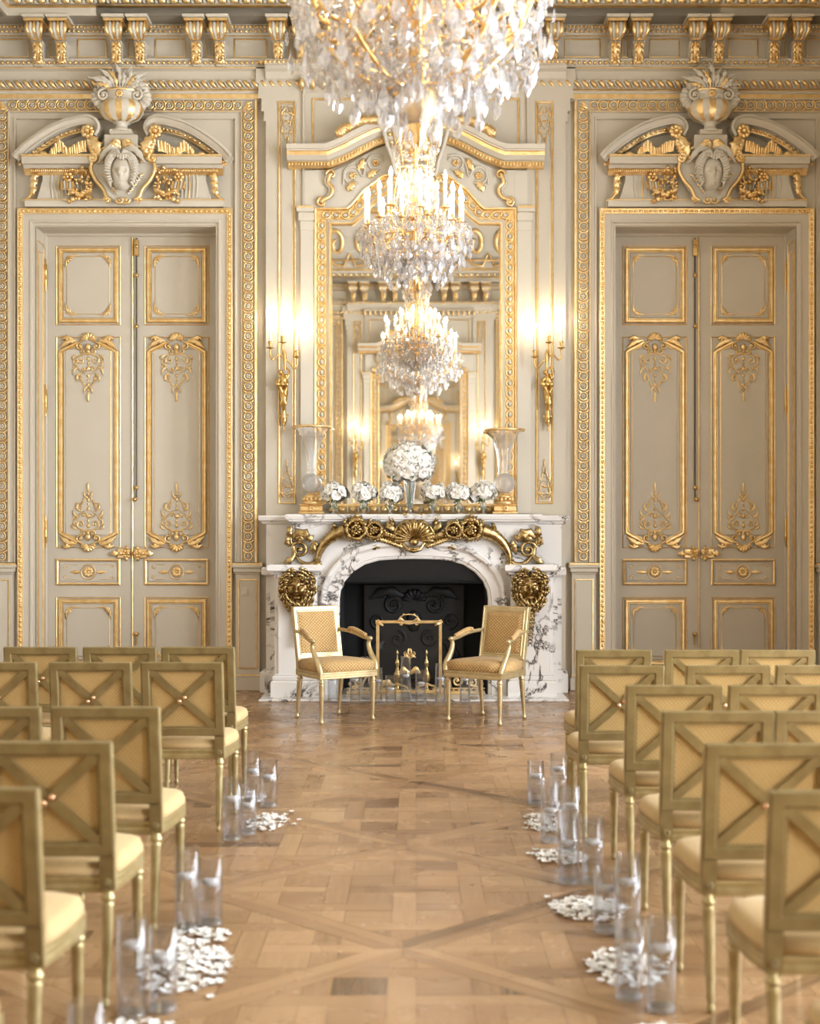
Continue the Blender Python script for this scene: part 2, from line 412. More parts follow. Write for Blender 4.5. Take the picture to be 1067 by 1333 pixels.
# ceiling: cove and flat
mb = MB()
cove = [(0.42,6.86),(0.44,7.05),(0.50,7.3),(0.62,7.55),(0.8,7.75),(1.05,7.88),(1.3,7.93),(1.32,8.0),(1.45,8.0),(1.46,CEIL)]
per = [(-XW,YB),(XW,YB),(XW,0),(-XW,0)]
mpc = lambda a, b_, v: (a, b_, v)
mb.mold(per, cove, closed=True, mp=mpc, sm=False)
mb.box(-XW, XW, YB, .3, CEIL, CEIL+.2)
mb.box(-XW-.4, XW+.4, YB-.4, .6, 7.0, 7.02) if False else None
mb.add([(-XW-.5,YB-.5,8.4),(XW+.5,YB-.5,8.4),(XW+.5,.7,8.4),(-XW-.5,.7,8.4)], [(0,1,2,3)])
for x0, x1, y0, y1 in ((-XW-.4,-XW,YB,.6),(XW,XW+.4,YB,.6),(-XW-.4,XW+.4,YB-.4,YB),(-XW-.4,XW+.4,0,.6)): mb.box(x0,x1,y0,y1,7.0,8.4)
ceiling = struct(mb.build('ceiling', 'ceil'))
def ring_mold(prof, mats, name, parent, ml):
    m_ = MB(); m_.mold(per, prof, closed=True, mp=mpc, mats=mats); o = m_.build(name, ml, parent); return o
ring_mold([(1.26,7.93),(1.28,7.89),(1.38,7.91),(1.38,7.99)], None, 'gilt_moulding', ceiling, 'gold')

# ------------------------------------------------------------------ floor: parquet panels laid on the diagonal
HB = 0.91; PX0 = -0.05; PY0 = -7.0
def clip(poly, nx, ny, d):
    out = []
    for i in range(len(poly)):
        p, q = poly[i], poly[(i+1) % len(poly)]; a = p[0]*nx+p[1]*ny-d; b_ = q[0]*nx+q[1]*ny-d
        if a <= 0: out.append(p)
        if (a < 0 < b_) or (b_ < 0 < a):
            t = a/(a-b_); out.append((p[0]+(q[0]-p[0])*t, p[1]+(q[1]-p[1])*t))
    return out
PL = []   # (polygon, grain angle)
bw = 0.075*math.sqrt(2)
per_ = 2*HB/6; sw = 0.105
g = 0.0009
template = []
hin = HB-bw
def clipd(poly, h):
    for sx in (-1, 1):
        for sy in (-1, 1):
            if poly: poly = clip(poly, sx, sy, h)
    return poly
for i in range(-5, 6):
    for j in range(-5, 6):
        cx, cy = i*per_, j*per_
        if (i+j) % 2 == 0: q = [(cx-(per_-sw/2)+g,cy-sw/2+g),(cx+(per_-sw/2)-g,cy-sw/2+g),(cx+(per_-sw/2)-g,cy+sw/2-g),(cx-(per_-sw/2)+g,cy+sw/2-g)]; an = 0
        else: q = [(cx-sw/2+g,cy-(per_-sw/2)+g),(cx+sw/2-g,cy-(per_-sw/2)+g),(cx+sw/2-g,cy+(per_-sw/2)-g),(cx-sw/2+g,cy+(per_-sw/2)-g)]; an = PI/2
        q = clipd(q, hin-g*2)
        if len(q) > 2: template.append((q, an))
        ox, oy = cx+per_/2, cy+per_/2; hc_ = (per_-sw)/2
        q = [(ox-hc_+g,oy-hc_+g),(ox+hc_-g,oy-hc_+g),(ox+hc_-g,oy+hc_-g),(ox-hc_+g,oy+hc_-g)]
        q = clipd(q, hin-g*2)
        if len(q) > 2: template.append((q, 0 if (i+j) % 2 else PI/2))
for sx, sy in ((1,1),(-1,1),(-1,-1),(1,-1)):     # border planks
    o_, n_ = HB-g, hin+g
    q = [(sx*o_-sx*g,sy*g),(sx*g,sy*o_-sy*g),(sx*g,sy*n_),(sx*n_,sy*g)]
    template.append((q, math.atan2(sy, -sx)))
def poly_area(q): return abs(sum(q[i][0]*q[(i+1)%len(q)][1]-q[(i+1)%len(q)][0]*q[i][1] for i in range(len(q))))/2
for i in range(-6, 7):
    for j in range(-10, 10):
        if (i+j) % 2: continue
        cx = PX0+i*HB; cy = PY0+HB+j*HB
        # centres of panels lie half a diagonal away from the corners
        if cy < YB-HB or cy > 0.2+HB: continue
        for q, an in template:
            p = [(cx+x, cy+y) for x, y in q]
            p = clip(clip(clip(clip(p, 1,0,XW-.01),-1,0,XW-.01),0,1,0.0),0,-1,-YB)
            if len(p) > 2 and poly_area(p) > 2e-4: PL.append((p, an))
def vis(p):
    x = sum(a[0] for a in p)/len(p); y = sum(a[1] for a in p)/len(p); d = y+D
    if d < 4.78 or d > 13 or abs(x) > 0.9+0.0*d or abs(x)*F/d > 500: return 0
    return poly_area(p)/d**3
order = sorted(range(len(PL)), key=lambda k: -vis(PL[k][0]))
single = set(order[:296])
def plank(mb, p, an, uvs, tones, rnd):
    c, s_ = math.cos(an), math.sin(an); n = len(p); z = rnd.uniform(-0.0004, 0.0004); t = rnd.random(); t = .05+.58*t
    if rnd.random() < 0.10: t -= 0.25
    top = [(x, y, z) for x, y in p]; bot = [(x, y, -0.006) for x, y in p]
    ou, ov = rnd.uniform(0, 50), rnd.uniform(0, 50)
    U = lambda q: (q[0]*c+q[1]*s_+ou, -q[0]*s_+q[1]*c+ov)
    mb.add(top+bot, [tuple(range(n))]+[(i, n+i, n+(i+1) % n, (i+1) % n) for i in range(n)])
    uvs += [U(q) for q in top]; tones.append(t)
    for i in range(n): uvs += [U(top[i]), U(top[i]), U(top[(i+1)%n]), U(top[(i+1)%n])]; tones.append(t*0.4)
mb = MB(); mb.box(-XW-.4, XW+.4, YB-.4, .6, -.15, -.006)
floor = struct(mb.build('floor', 'joint'))
rnd = random.Random(3); mb = MB(); uvs = []; tones = []
for k in range(len(PL)):
    if k in single: continue
    plank(mb, *PL[k], uvs, tones, rnd)
fo = mb.build('plank', 'floor', floor, uvs, tones); fo['kind'] = 'stuff'
for k in order[:296]:
    m1 = MB(); u1 = []; t1 = []; plank(m1, *PL[k], u1, t1, rnd); m1.build('plank', 'floor', floor, u1, t1)

# ================================================================== CORNICE (back wall, repeated on the wall behind the camera)
def bead_row(mb, x0, x1, z, dep, r, step, mi=0, k=4, n=6, sx=1.0):
    nn = max(1, int(round((x1-x0)/step)))
    for i in range(nn): mb.blob((x0+(i+.5)*(x1-x0)/nn, -dep, z), r*sx, r, r, n, k, mi)
cor = empty('trim_1'); struct(cor)
def hmold(prof, mats, name, ml, x0=-XW, x1=XW, parent=cor):
    """horizontal moulding along the wall; prof = (z, projection)"""
    m_ = MB(); m_.mold([(x0,0),(x1,0)], prof, mats=mats); return m_.build(name, ml, parent)
# crown: goes round the room
ring_mold([(0.10,6.70),(0.30,6.715),(0.34,6.70),(0.345,6.775),(0.37,6.79),(0.37,6.80),(0.36,6.805),(0.375,6.89),(0.44,6.91),(0.44,6.96),(0.40,6.97),(0.42,7.05)],
          [0,0,0,1,1,0,0,0,1,1,1], 'crown_moulding', cor, ['paint', 'gold'])
mb = MB(); st = 0.119
for i in range(int((2*XW-.7)/st)):
    x = -XW+.42+i*st; mb.bevbox(x, x+.068, -.40, -.34, 6.81, 6.885, .012, 0, True)
for i in range(int((2*XW-.7)/st)):
    x = -XW+.42+i*st; mb.bevbox(x+.08, x+.107, -.385, -.34, 6.815, 6.88, .006, 1)
mb.build('crown_block', ['gold', 'paint2'], cor)['kind'] = 'stuff'
# dentil, bead, frieze, bead
hmold([(6.70,.10),(6.68,.10),(6.665,.085),(6.655,.085),(6.62,.06),(6.605,.055),(6.60,.03),(6.37,.03),(6.355,.06),(6.345,.13),(6.27,.10),(6.262,.12),(6.25,.12),(6.235,.075),(6.15,.07),(6.135,.11),(6.06,.07),(6.045,.085),(6.04,.06),(6.02,.055),(6.01,.06),(5.965,.06),(5.955,.05),(5.945,.0)],
      [0,0,0,0,0,1,0,0,0,0,0,1,0,0,0,0,1,1,0,0,1,0,0], 'entablature', ['paint', 'gold'])
mb = MB()
bead_row(mb, -XW, XW, 6.675, .10, .017, .037); bead_row(mb, -XW, XW, 6.635, .085, .019, .048, sx=.8)
mb.build('bead_row', 'gold', cor)['kind'] = 'stuff'
mb = MB(); bead_row(mb, -XW, XW, 6.305, .125, .021, .052, sx=.85); mb.build('bead_row', 'gold', cor)['kind'] = 'stuff'
mb = MB()   # twisted gadroon row
nn = int(2*XW/.085)
for i in range(nn):
    x = -XW+(i+.5)*2*XW/nn; s_ = 1 if abs(x) > BX else 1
    mb.tube([(x-.032,-.075,6.135),(x-.012,-.115,6.115),(x+.012,-.115,6.085),(x+.036,-.08,6.065)], [.010,.021,.021,.010], 6, i % 1)
mb.build('gadroon_row', 'gold', cor)['kind'] = 'stuff'
mb = MB()
for i in range(nn):
    x = -XW+(i+1.0)*2*XW/nn
    mb.tube([(x-.030,-.07,6.135),(x-.010,-.10,6.115),(x+.012,-.10,6.085),(x+.032,-.07,6.065)], [.007,.012,.012,.007], 5)
mb.build('gadroon_row', 'paint2', cor)['kind'] = 'stuff'
# consoles in pairs
pairs = [63.5, 166, 270, 377, 459, 541, 623, 705, 816.5, 920.5, 1023.5]
def console_mb():
    m_ = MB(); w_ = .085
    m_.bevbox(-.125, .125, -.37, -.03, 6.685, 6.715, .006, 1); m_.bevbox(-.11, .11, -.34, -.03, 6.655, 6.685, .006, 0)
    # upper fluted bulb
    for i, xx in enumerate((-.075,-.04,0,.04,.075)):
        m_.tube([(xx,-.20,6.655),(xx*1.08,-.31,6.63),(xx*1.05,-.325,6.57),(xx*.8,-.27,6.525),(xx*.6,-.18,6.51)], [.018,.026,.026,.02,.01], 6, 0 if i % 2 == 0 else 1)
    m_.tube([(-.06,-.22,6.515),(.06,-.22,6.515)], .016, 6, 0)
    # tapering shaft with leaf relief
    m_.loft([[(x*s1, y, z) for x, y in ((-w_,-.02),(w_,-.02),(w_,-d_),(-w_,-d_))] for z, d_, s1 in ((6.50,.19,.75),(6.42,.15,.72),(6.35,.14,.68),(6.30,.16,.66),(6.27,.12,.5))], 1, False)
    for sg in (-1, 1):
        for k in range(4):
            z = 6.49-k*.05; m_.leaf([(sg*.005,.18-.01*k,z),(sg*.03,.20-.01*k,z-.02),(sg*.055,.18-.01*k,z-.055)], .018, .02, 2)
        m_.blob((sg*.035,-.17,6.345), .024, .03, .03, 6, 4)
    m_.leaf([(0,.19,6.49),(0,.19,6.43),(0,.17,6.37),(0,.18,6.31)], .03, .02, 3)
    m_.blob((0,-.165,6.295), .045, .035, .022, 8, 4)
    return m_
cs0 = None
for p in pairs:
    xc = (p-CX)*(D-.2)/F
    for s_ in (-1, 1):
        if cs0 is None: cs0 = console_mb().build('console_bracket', ['gold', 'paint2'], cor); o = cs0
        else: o = inst(cs0, parent=cor)
        o.location = (xc+s_*.118, 0, 0); o.scale = (.88,1,1)
# gilt outlines of the frieze panels between the console pairs
mb = MB()
edges = [-XW]+[v for p in pairs for v in ((p-CX)*(D-.2)/F-.245, (p-CX)*(D-.2)/F+.245)]+[XW]
for i in range(0, len(edges), 2):
    if edges[i+1]-edges[i] > .15: mb.mold(rect(edges[i]+.0, edges[i+1]-.0, 6.385, 6.575), [(0,.03),(0,.04),(.008,.042),(.012,.03)], closed=True)
for p in pairs:
    xc = (p-CX)*(D-.2)/F; mb.mold(rect(xc-.035, xc+.035, 6.385, 6.575), [(0,.03),(0,.04),(.008,.042),(.012,.03)], closed=True)
mb.build('frieze_panel_line', 'gold', cor)['kind'] = 'stuff'
# large gilt scroll ornaments in the cove above the wall
def cove_pt(u, t):    # u along wall, t 0..1 up the cove
    k = t*6; i = min(5, int(k)); f = k-i; a, b_ = cove[i], cove[i+1]; return (u, -(a[0]+(b_[0]-a[0])*f+.03), a[1]+(b_[1]-a[1])*f)
mb = MB()
for c in range(-4, 5):
    for sg in (-1, 1):
        pts = []
        for k in range(26):
            t = k/25; a = 2*PI*1.25*t; r = .26*(1-.8*t); pts.append(cove_pt(c*.95+sg*(.20+.7*r*math.cos(a+PI)), .42+.8*r*math.sin(a)))
        mb.tube(pts, [.055*(1-.5*k/25) for k in range(26)], 6)
        mb.tube([cove_pt(c*.95+sg*x, t) for x, t in ((0,.3),(.15,.15),(.35,.12),(.47,.3))], [.02,.035,.03,.012], 6)
    mb.blob(cove_pt(c*.95, .45), .09, .05, .13, 8, 5)
mb.build('cove_scroll', 'gold', cor)['kind'] = 'stuff'
ring_mold([(.48,7.1),(.50,7.09),(.52,7.12),(.49,7.13)], None, 'cove_line', ceiling, 'gold')

# ================================================================== DOOR BAYS: laurel frame, pedestals
def laurel_unit():
    m_ = MB(); R = .040
    pts = [(R*math.cos(a), -.038, R*math.sin(a)) for a in [2*PI*k/12 for k in range(13)]]
    m_.tube(pts, .009, 5, 0)
    m_.rosette(0, 0, .026, .03, 5, .016, 1, 0)
    for sg in (-1, 1): m_.leaf([(sg*.010,.03,.035),(sg*.04,.036,.05),(sg*.055,.03,.07)], .012, .014, 1, 0)
    return m_
LU = laurel_unit()
def stamp_along(mb, unit, p0, p1, step, ang_rel=0.0):
    dx, dz = p1[0]-p0[0], p1[1]-p0[1]; L_ = math.hypot(dx, dz); n = int(round(L_/step)); a = math.atan2(dz, dx)-PI/2
    R_ = Matrix.Rotation(-a, 4, 'Y')
    for i in range(n):
        t = (i+.5)/n; mb.merge(unit, Matrix.Translation((p0[0]+dx*t, 0, p0[1]+dz*t)) @ R_)
LX, LZ, PZ = 1.244, 5.905, 1.287     # laurel centre line, top, and pedestal top
def bay(xb, n):
    root = struct(empty('trim_%d' % n, (xb, 0, 0)))
    path = [(-LX,PZ),(-LX,LZ),(LX,LZ),(LX,PZ)]
    m_ = MB(); m_.mold(path, [(.09,0),(.09,.05),(.068,.055),(.064,.028),(-.058,.028),(-.062,.05),(-.07,.05),(-.078,.02),(-.115,.02),(-.12,.035),(-.135,.035),(-.14,0)],
                       mats=[0,1,1,0,1,1,0,0,0,0,0])
    m_.build('laurel_bed', ['paint', 'gold'], root)
    m_ = MB()
    stamp_along(m_, LU, (-LX,PZ+.01), (-LX,LZ-.06), .1); stamp_along(m_, LU, (LX,PZ+.01), (LX,LZ-.06), .1)
    stamp_along(m_, LU, (-LX+.06,LZ), (0,LZ), .1); stamp_along(m_, LU, (LX-.06,LZ), (0,LZ), .1)
    for sg in (-1, 1):
        for k in range(3): m_.leaf([(sg*(LX+.04),.03,LZ+.03-.03*k),(sg*(LX),.045,LZ+.02-.03*k),(sg*(LX-.05),.03,LZ-.04)], .014, .015, 2, 0)
    m_.build('laurel_moulding', ['gold', 'paint2'], root)['kind'] = 'stuff'
    return root
def pedestal(xc, n, hw=.15):
    root = struct(empty('trim_%d' % n, (xc, 0, 0)))
    m_ = MB(); m_.box(-hw+.03, hw-.03, -.09, 0, .13, 1.19)
    for z0, z1, e, d_ in ((0,.13,.0,.13),(.13,.15,-.012,.115),(1.17,1.19,-.015,.11),(1.19,1.235,.0,.13),(1.235,1.265,.015,.15)):
        m_.bevbox(-hw-e+.01, hw+e-.01, -d_, 0, z0, z1, .006)
    m_.build('pedestal_block', 'paint', root)
    m_ = MB(); m_.mold(rect(-hw+.055, hw-.055, .22, 1.12), [(0,.09),(0,.098),(.009,.1),(.013,.09)], closed=True)
    m_.box(-hw+.0, hw-.0, -.133, 0, 1.265, 1.282); m_.box(-hw+.028, hw-.028, -.118, 0, .15, .162)
    m_.build('gilt_line', 'gold', root)
n_trim = 2
for sg in (-1, 1): bay(sg*BX, n_trim); n_trim += 1
for x in (-BX-LX-.0, -BX+LX, BX-LX, BX+LX): pedestal(x, n_trim, .15 if abs(x) < 4 else .15); n_trim += 1
# pilaster bands left and right of the breast
def door_casing_pts(h, zt): return [(-h,0),(-h,zt),(h,zt),(h,0)]

# ------------------------------------------------------------------ reusable gilt relief
def arabesque(H, Wd, y=0.0, r=.007):
    """symmetric foliage drop hanging from (0,0) down to -H"""
    m_ = MB()
    for sg in (-1, 1):
        m_.scroll(sg*Wd*.22, -H*.13, Wd*.15, 1.1, PI/2, -sg, r*1.3, y+.004, tail=[(0,-H*.02),(sg*Wd*.1,-H*.0)])
        m_.scroll(sg*Wd*.36, -H*.16, Wd*.12, 1.0, -PI/2, sg, r*1.2, y+.004, tail=[(sg*Wd*.08,-H*.42),(sg*Wd*.25,-H*.35)])
        m_.scroll(sg*Wd*.24, -H*.52, Wd*.12, 1.0, PI/2, -sg, r*1.1, y+.004, tail=[(sg*Wd*.02,-H*.72),(sg*Wd*.16,-H*.62)])
        m_.leaf([(sg*Wd*.3,y,-H*.28),(sg*Wd*.42,y+.008,-H*.32),(sg*Wd*.47,y,-H*.44)], Wd*.028, .013, 3)
        m_.leaf([(sg*Wd*.2,y,-H*.4),(sg*Wd*.34,y+.008,-H*.45),(sg*Wd*.36,y,-H*.58)], Wd*.026, .013, 3)
        m_.leaf([(0,y,-H*.66),(sg*Wd*.1,y+.008,-H*.72),(sg*Wd*.13,y,-H*.82)], Wd*.026, .013, 3)
        m_.leaf([(sg*Wd*.34,y,-H*.02),(sg*Wd*.46,y+.008,-H*.06),(sg*Wd*.5,y,-H*.13)], Wd*.028, .013, 3)
        m_.scroll(sg*Wd*.12, -H*.32, Wd*.09, 1.0, 0, sg, r, y+.004); m_.scroll(sg*Wd*.44, -H*.27, Wd*.05, 1.0, 0, -sg, r*.7, y+.002); m_.scroll(sg*Wd*.13, -H*.63, Wd*.06, 1.0, 0, sg, r*.8, y+.002)
    for t, s_ in ((.1,1.1),(.2,.8),(.3,1.2),(.45,.9),(.55,.7),(.64,.9),(.75,.7),(.83,.5)): m_.blob((0,-y,-H*t), Wd*.055*s_, .012, Wd*.07*s_, 6, 4)
    m_.leaf([(0,y,-H*.8),(0,y+.008,-H*.9),(0,y,-H)], Wd*.045, .012, 1)
    return m_
def corner_spray(L_, y=0.0):
    m_ = MB()
    m_.scroll(L_*.35, -L_*.35, L_*.16, 1.0, PI, 1, .006, y)
    for a, k in ((0,1.0),(-PI/2,1.0),(-PI/4,.62),(-.35,.7),(-PI/2+.35,.7)):
        c, s_ = math.cos(a), math.sin(a); m_.leaf([(L_*.12+c*L_*.15,y,-L_*.12+s_*L_*.15),(L_*.1+c*L_*.5*k,y+.006,-L_*.1+s_*L_*.5*k),(L_*.05+c*L_*k,y,-L_*.05+s_*L_*k)], L_*.06, .014, 3)
    for a in (.15, .6, -PI/2-.15, -PI/2-.6): m_.scroll(L_*.2+L_*.42*math.cos(a), -L_*.2+L_*.42*math.sin(a), L_*.07, 1, 0, 1, .0035, y+.002)
    m_.blob((L_*.2,-y,-L_*.2), L_*.09, .014, L_*.09, 6, 4)
    return m_
GL = [(0,0),(0,.008),(.005,.011),(.010,.008),(.010,0)]              # thin gilt line
GB = [(0,0),(0,.012),(.012,.024),(.030,.024),(.040,.010),(.046,.010),(.05,.0)]  # bold gilt moulding
def frame_lines(mb, x0, x1, z0, z1, bold=True, y0=0.0):
    mb.mold(rect(x0, x1, z0, z1), GL, y0, True)
    if bold: mb.mold(rect(x0+.022, x1-.022, z0+.022, z1-.022), GB, y0, True)
def flipx(p): return (-p[0], p[1], p[2])
def leaf_parts(parent):
    """gilt decoration of one door leaf; local x 0 = centre of the leaf, y 0 = face"""
    hw = .334
    def panel(z0, z1, nm, deco):
        f_ = MB(); f_.bevbox(-hw+.075, hw-.075, -.012, .0, z0+.075, z1-.075, .008); pf = f_.build(nm, 'paint', parent)
        f_ = MB(); frame_lines(f_, -hw, hw, z0, z1); f_.build('panel_moulding', 'gold', pf)
        return pf
    for z0, z1, full in ((3.737, 4.56, 1), (.19, .919, 1)):
        pf = panel(z0, z1, 'door_panel', 1)
        t = MB(); cs = corner_spray(.13, .012)
        for sx in (1, -1):
            for sz in (1, -1):
                t.merge(cs, fn=lambda p, sx=sx, sz=sz: (sx*(p[0]-(hw-.095)), p[1], (z1-.095+p[2]) if sz > 0 else (z0+.095-p[2])))
        t.mold(rect(-hw+.11, hw-.11, z0+.11, z1-.11), [(0,.012),(0,.016),(.005,.018),(.007,.012)], closed=True)
        t.build('corner_ornament', 'gold', pf)
    # small oblong panel
    z0, z1 = 1.04, 1.314; f_ = MB(); f_.bevbox(-hw+.04, hw-.04, -.008, .0, z0+.04, z1-.04, .006); pf = f_.build('door_panel', 'paint', parent)
    f_ = MB(); f_.mold(rect(-hw, hw, z0, z1), [(0,0),(0,.014),(.014,.02),(.026,.014),(.026,0)], closed=True); f_.build('panel_moulding', 'gold', pf)
    t = MB(); zc = (z0+z1)/2
    t.rosette(0, zc, .055, .01, 8, .014); t.tube([(.075*math.cos(a), -.012, zc+.075*math.sin(a)) for a in [2*PI*k/20 for k in range(21)]], .007, 5)
    for sx in (-1, 1):
        t.leaf([(sx*.085,.008,zc),(sx*.13,.012,zc),(sx*.19,.008,zc)], .018, .012, 2)
        for sz in (-1, 1): t.scroll(sx*.245, zc+sz*.055, .022, 1, 0, sx*sz, .005, .01); t.tube([(sx*.12,-.01,zc+sz*.075),(sx*.22,-.01,zc+sz*.078)], .003, 4)
    t.build('rosette_ornament', 'gold', pf)
    # tall panel with scrolled head and foot
    z0, z1 = 1.427, 3.617
    f_ = MB(); f_.bevbox(-hw+.08, hw-.08, -.012, 0, z0+.13, z1-.13, .008); pf = f_.build('door_panel', 'paint', parent)
    f_ = MB(); f_.mold(rect(-hw, hw, z0, z1), GL, closed=True)
    a = .022; right = [(hw-a, z0+.15), (hw-a, z1-.15), (hw-a-.05, z1-.115), (.13, z1-.045), (.07, z1-.06)]
    pth = [(hw-a-.05, z0+.115)]+[]
    head = smoothpath([(hw-a, z1-.15), (hw-a-.06, z1-.11), (hw-a-.13, z1-.075), (.12, z1-.04)], 3)
    foot = [(x, z0+z1-z) for x, z in head][::-1]
    side = foot+head
    f_.mold(side, GB); f_.mold([(-x, z) for x, z in side[::-1]], GB)
    f_.mold([(x-.075, z) for x, z in side[2:-4]], [(0,0),(0,.014),(.006,.016),(.008,0)]); f_.mold([(-x+.075, z) for x, z in side[2:-4][::-1]], [(0,0),(0,.014),(.006,.016),(.008,0)])
    f_.build('panel_moulding', 'gold', pf)
    t = MB(); hd = MB()
    hd.shell(0, -.035, .075, .01, .03, -.15, PI+.15, 7)
    for sx in (-1, 1):
        hd.scroll(sx*.085, -.10, .04, 1.2, PI/2, -sx, .011, .02, tail=[(sx*.0,-.02),(sx*.05,-.04)])
        hd.scroll(sx*.05, -.15, .03, 1.1, -PI/2, sx, .008, .02)
        hd.leaf([(sx*.12,.02,-.04),(sx*.2,.03,-.055),(sx*.29,.02,-.12)], .026, .02, 3); hd.leaf([(sx*.16,.02,-.03),(sx*.22,.03,-.01),(sx*.27,.02,-.035)], .02, .018, 2)
        hd.blob((sx*.22,-.03,-.03), .018, .015, .018, 6, 4)
    hd.blob((0,-.02,-.11), .03, .02, .04); hd.blob((0,-.02,-.155), .02, .018, .02)
    hd.tube([(-.06,-.02,-.175),(.06,-.02,-.175)], .008, 5)
    ab = arabesque(.50, .33, .014)
    hd.merge(ab, Matrix.Translation((0,0,-.18)))
    t.merge(hd, Matrix.Translation((0,0,z1+.0))); t.merge(hd, fn=lambda p: (p[0], p[1], z0-p[2]))
    t.build('scroll_ornament', 'gold', pf)

def make_door(xb, n, side):
    root = struct(empty('door_%d' % n, (xb, 0, 0)))
    # casing on the wall
    m_ = MB(); h = 1.085-.0
    m_.mold(door_casing_pts(h, 4.864), [(0,0),(0,.055),(-.008,.062),(-.05,.050),(-.058,.05),(-.062,.038),(-.12,.034),(-.125,.044),(-.14,.044),(-.15,.02),(-.17,.02),(-.17,-.02)],
            mats=[0,1,1,1,0,0,0,0,0,0,0]); m_.build('door_casing', ['paint', 'gold'], root)
    m_ = MB()
    for sg in (-1, 1):
        for i in range(96): m_.blob((sg*(h-.033), -.06, .05+i*.05), .016, .016, .021, 6, 4)
    for i in range(41): m_.blob((-h+.06+i*.0512, -.06, 4.83), .021, .016, .016, 6, 4)
    m_.build('casing_bead', 'gold', root)['kind'] = 'stuff'
    # reveal: panelled lining with a gilt line
    for sg in (-1, 1):
        m_ = MB(); mp = lambda a, b_, v, sg=sg: (sg*(DH-.001-v), a, b_)
        m_.mold(rect(.05, REC-.06, .2, DZ-.12), [(0,0),(0,.006),(.008,.008),(.010,0)], closed=True, mp=mp); m_.mold(rect(.1, REC-.11, .3, DZ-.22), [(0,0),(0,.006),(.006,.008),(.008,0)], closed=True, mp=mp)
        m_.build('reveal_line', 'gold', root)
    m_ = MB(); m_.mold([(-DH,0),(-DH,DZ),(DH,DZ),(DH,0)], [(0,0),(0,.05),(-.02,.05),(-.03,.03),(-.035,0)], REC); m_.build('door_stop', 'paint', root)
    # leaves
    for sg in (-1, 1):
        m_ = MB(); m_.bevbox(-DH/2+.004, DH/2-.004, 0, .05, .012, DZ-.03, .004)
        lf = m_.build('door_leaf', 'paint', root); lf.location = (sg*DH/2, REC-.03, 0)
        leaf_parts(lf)
        m_ = MB()       # hinges on the outer edge
        for z in (4.25, 2.95, 1.6):
            m_.lathe([(.004,-.17),(.012,-.15),(.006,-.13),(.016,-.11),(.016,-.06),(.02,-.05),(.016,-.04),(.016,.04),(.02,.05),(.016,.06),(.016,.11),(.006,.13),(.012,.15),(.004,.17)], 8, (sg*(DH/2-.018), -.02, z))
        m_.build('hinge', 'brass', lf)
    st = -side                        # the leaf nearer the fireplace carries the bolt
    m_ = MB(); xr = st*.045
    m_.mold([(0,.02),(0,DZ-.04)], [(-.007,0),(-.007,.014),(0,.018),(.007,.014),(.007,0)], REC-.03)
    m_.build('meeting_bead', 'gold', root)
    m_ = MB(); m_.tube([(xr, REC-.055, DZ-.05), (xr, REC-.055, 1.95)], .008, 6)
    bo = m_.build('bolt_rod', 'steel', root)
    m_ = MB()
    for z in (4.55, 4.25, 3.72, 2.05): m_.lathe([(.0,-.03),(.018,-.015),(.024,0),(.018,.015),(.0,.03)], 8, (xr, REC-.06, z))
    m_.blob((xr-st*.01, REC-.08, 1.93), .025); m_.bevbox(xr-.02, xr+.02, REC-.07, REC-.03, 4.45, 4.62, .004)
    m_.build('bolt_guide', 'brass', bo)
    m_ = MB()
    for sg in (-1, 1):
        m_.bevbox(*sorted((sg*.02, sg*.15)), REC-.06, REC-.03, 1.32, 1.42, .008)
        m_.rosette(sg*.06, 1.37, .045, .0-REC+.06, 6, .02); m_.leaf([(sg*.14,.06-REC,1.37),(sg*.18,.07-REC,1.37),(sg*.225,.05-REC,1.37)], .03, .02, 2)
        m_.blob((sg*.115, REC-.075, 1.37), .02); m_.blob((sg*.035, REC-.085, 1.37), .02, .03, .02)
        m_.leaf([(sg*.05,.06-REC,1.41),(sg*.06,.07-REC,1.43),(sg*.07,.05-REC,1.45)], .02, .015, 1); m_.leaf([(sg*.05,.06-REC,1.33),(sg*.06,.07-REC,1.31),(sg*.07,.05-REC,1.29)], .02, .015, 1)
    m_.build('lock_plate', 'gold', root)
    m_ = MB(); m_.tube([(xr,REC-.05,.42),(xr,REC-.05,.52)], .008, 6); m_.blob((xr, REC-.06, .535), .024); m_.build('floor_bolt', 'brass', root)
    return root
make_door(-BX, 1, -1); make_door(BX, 2, 1)

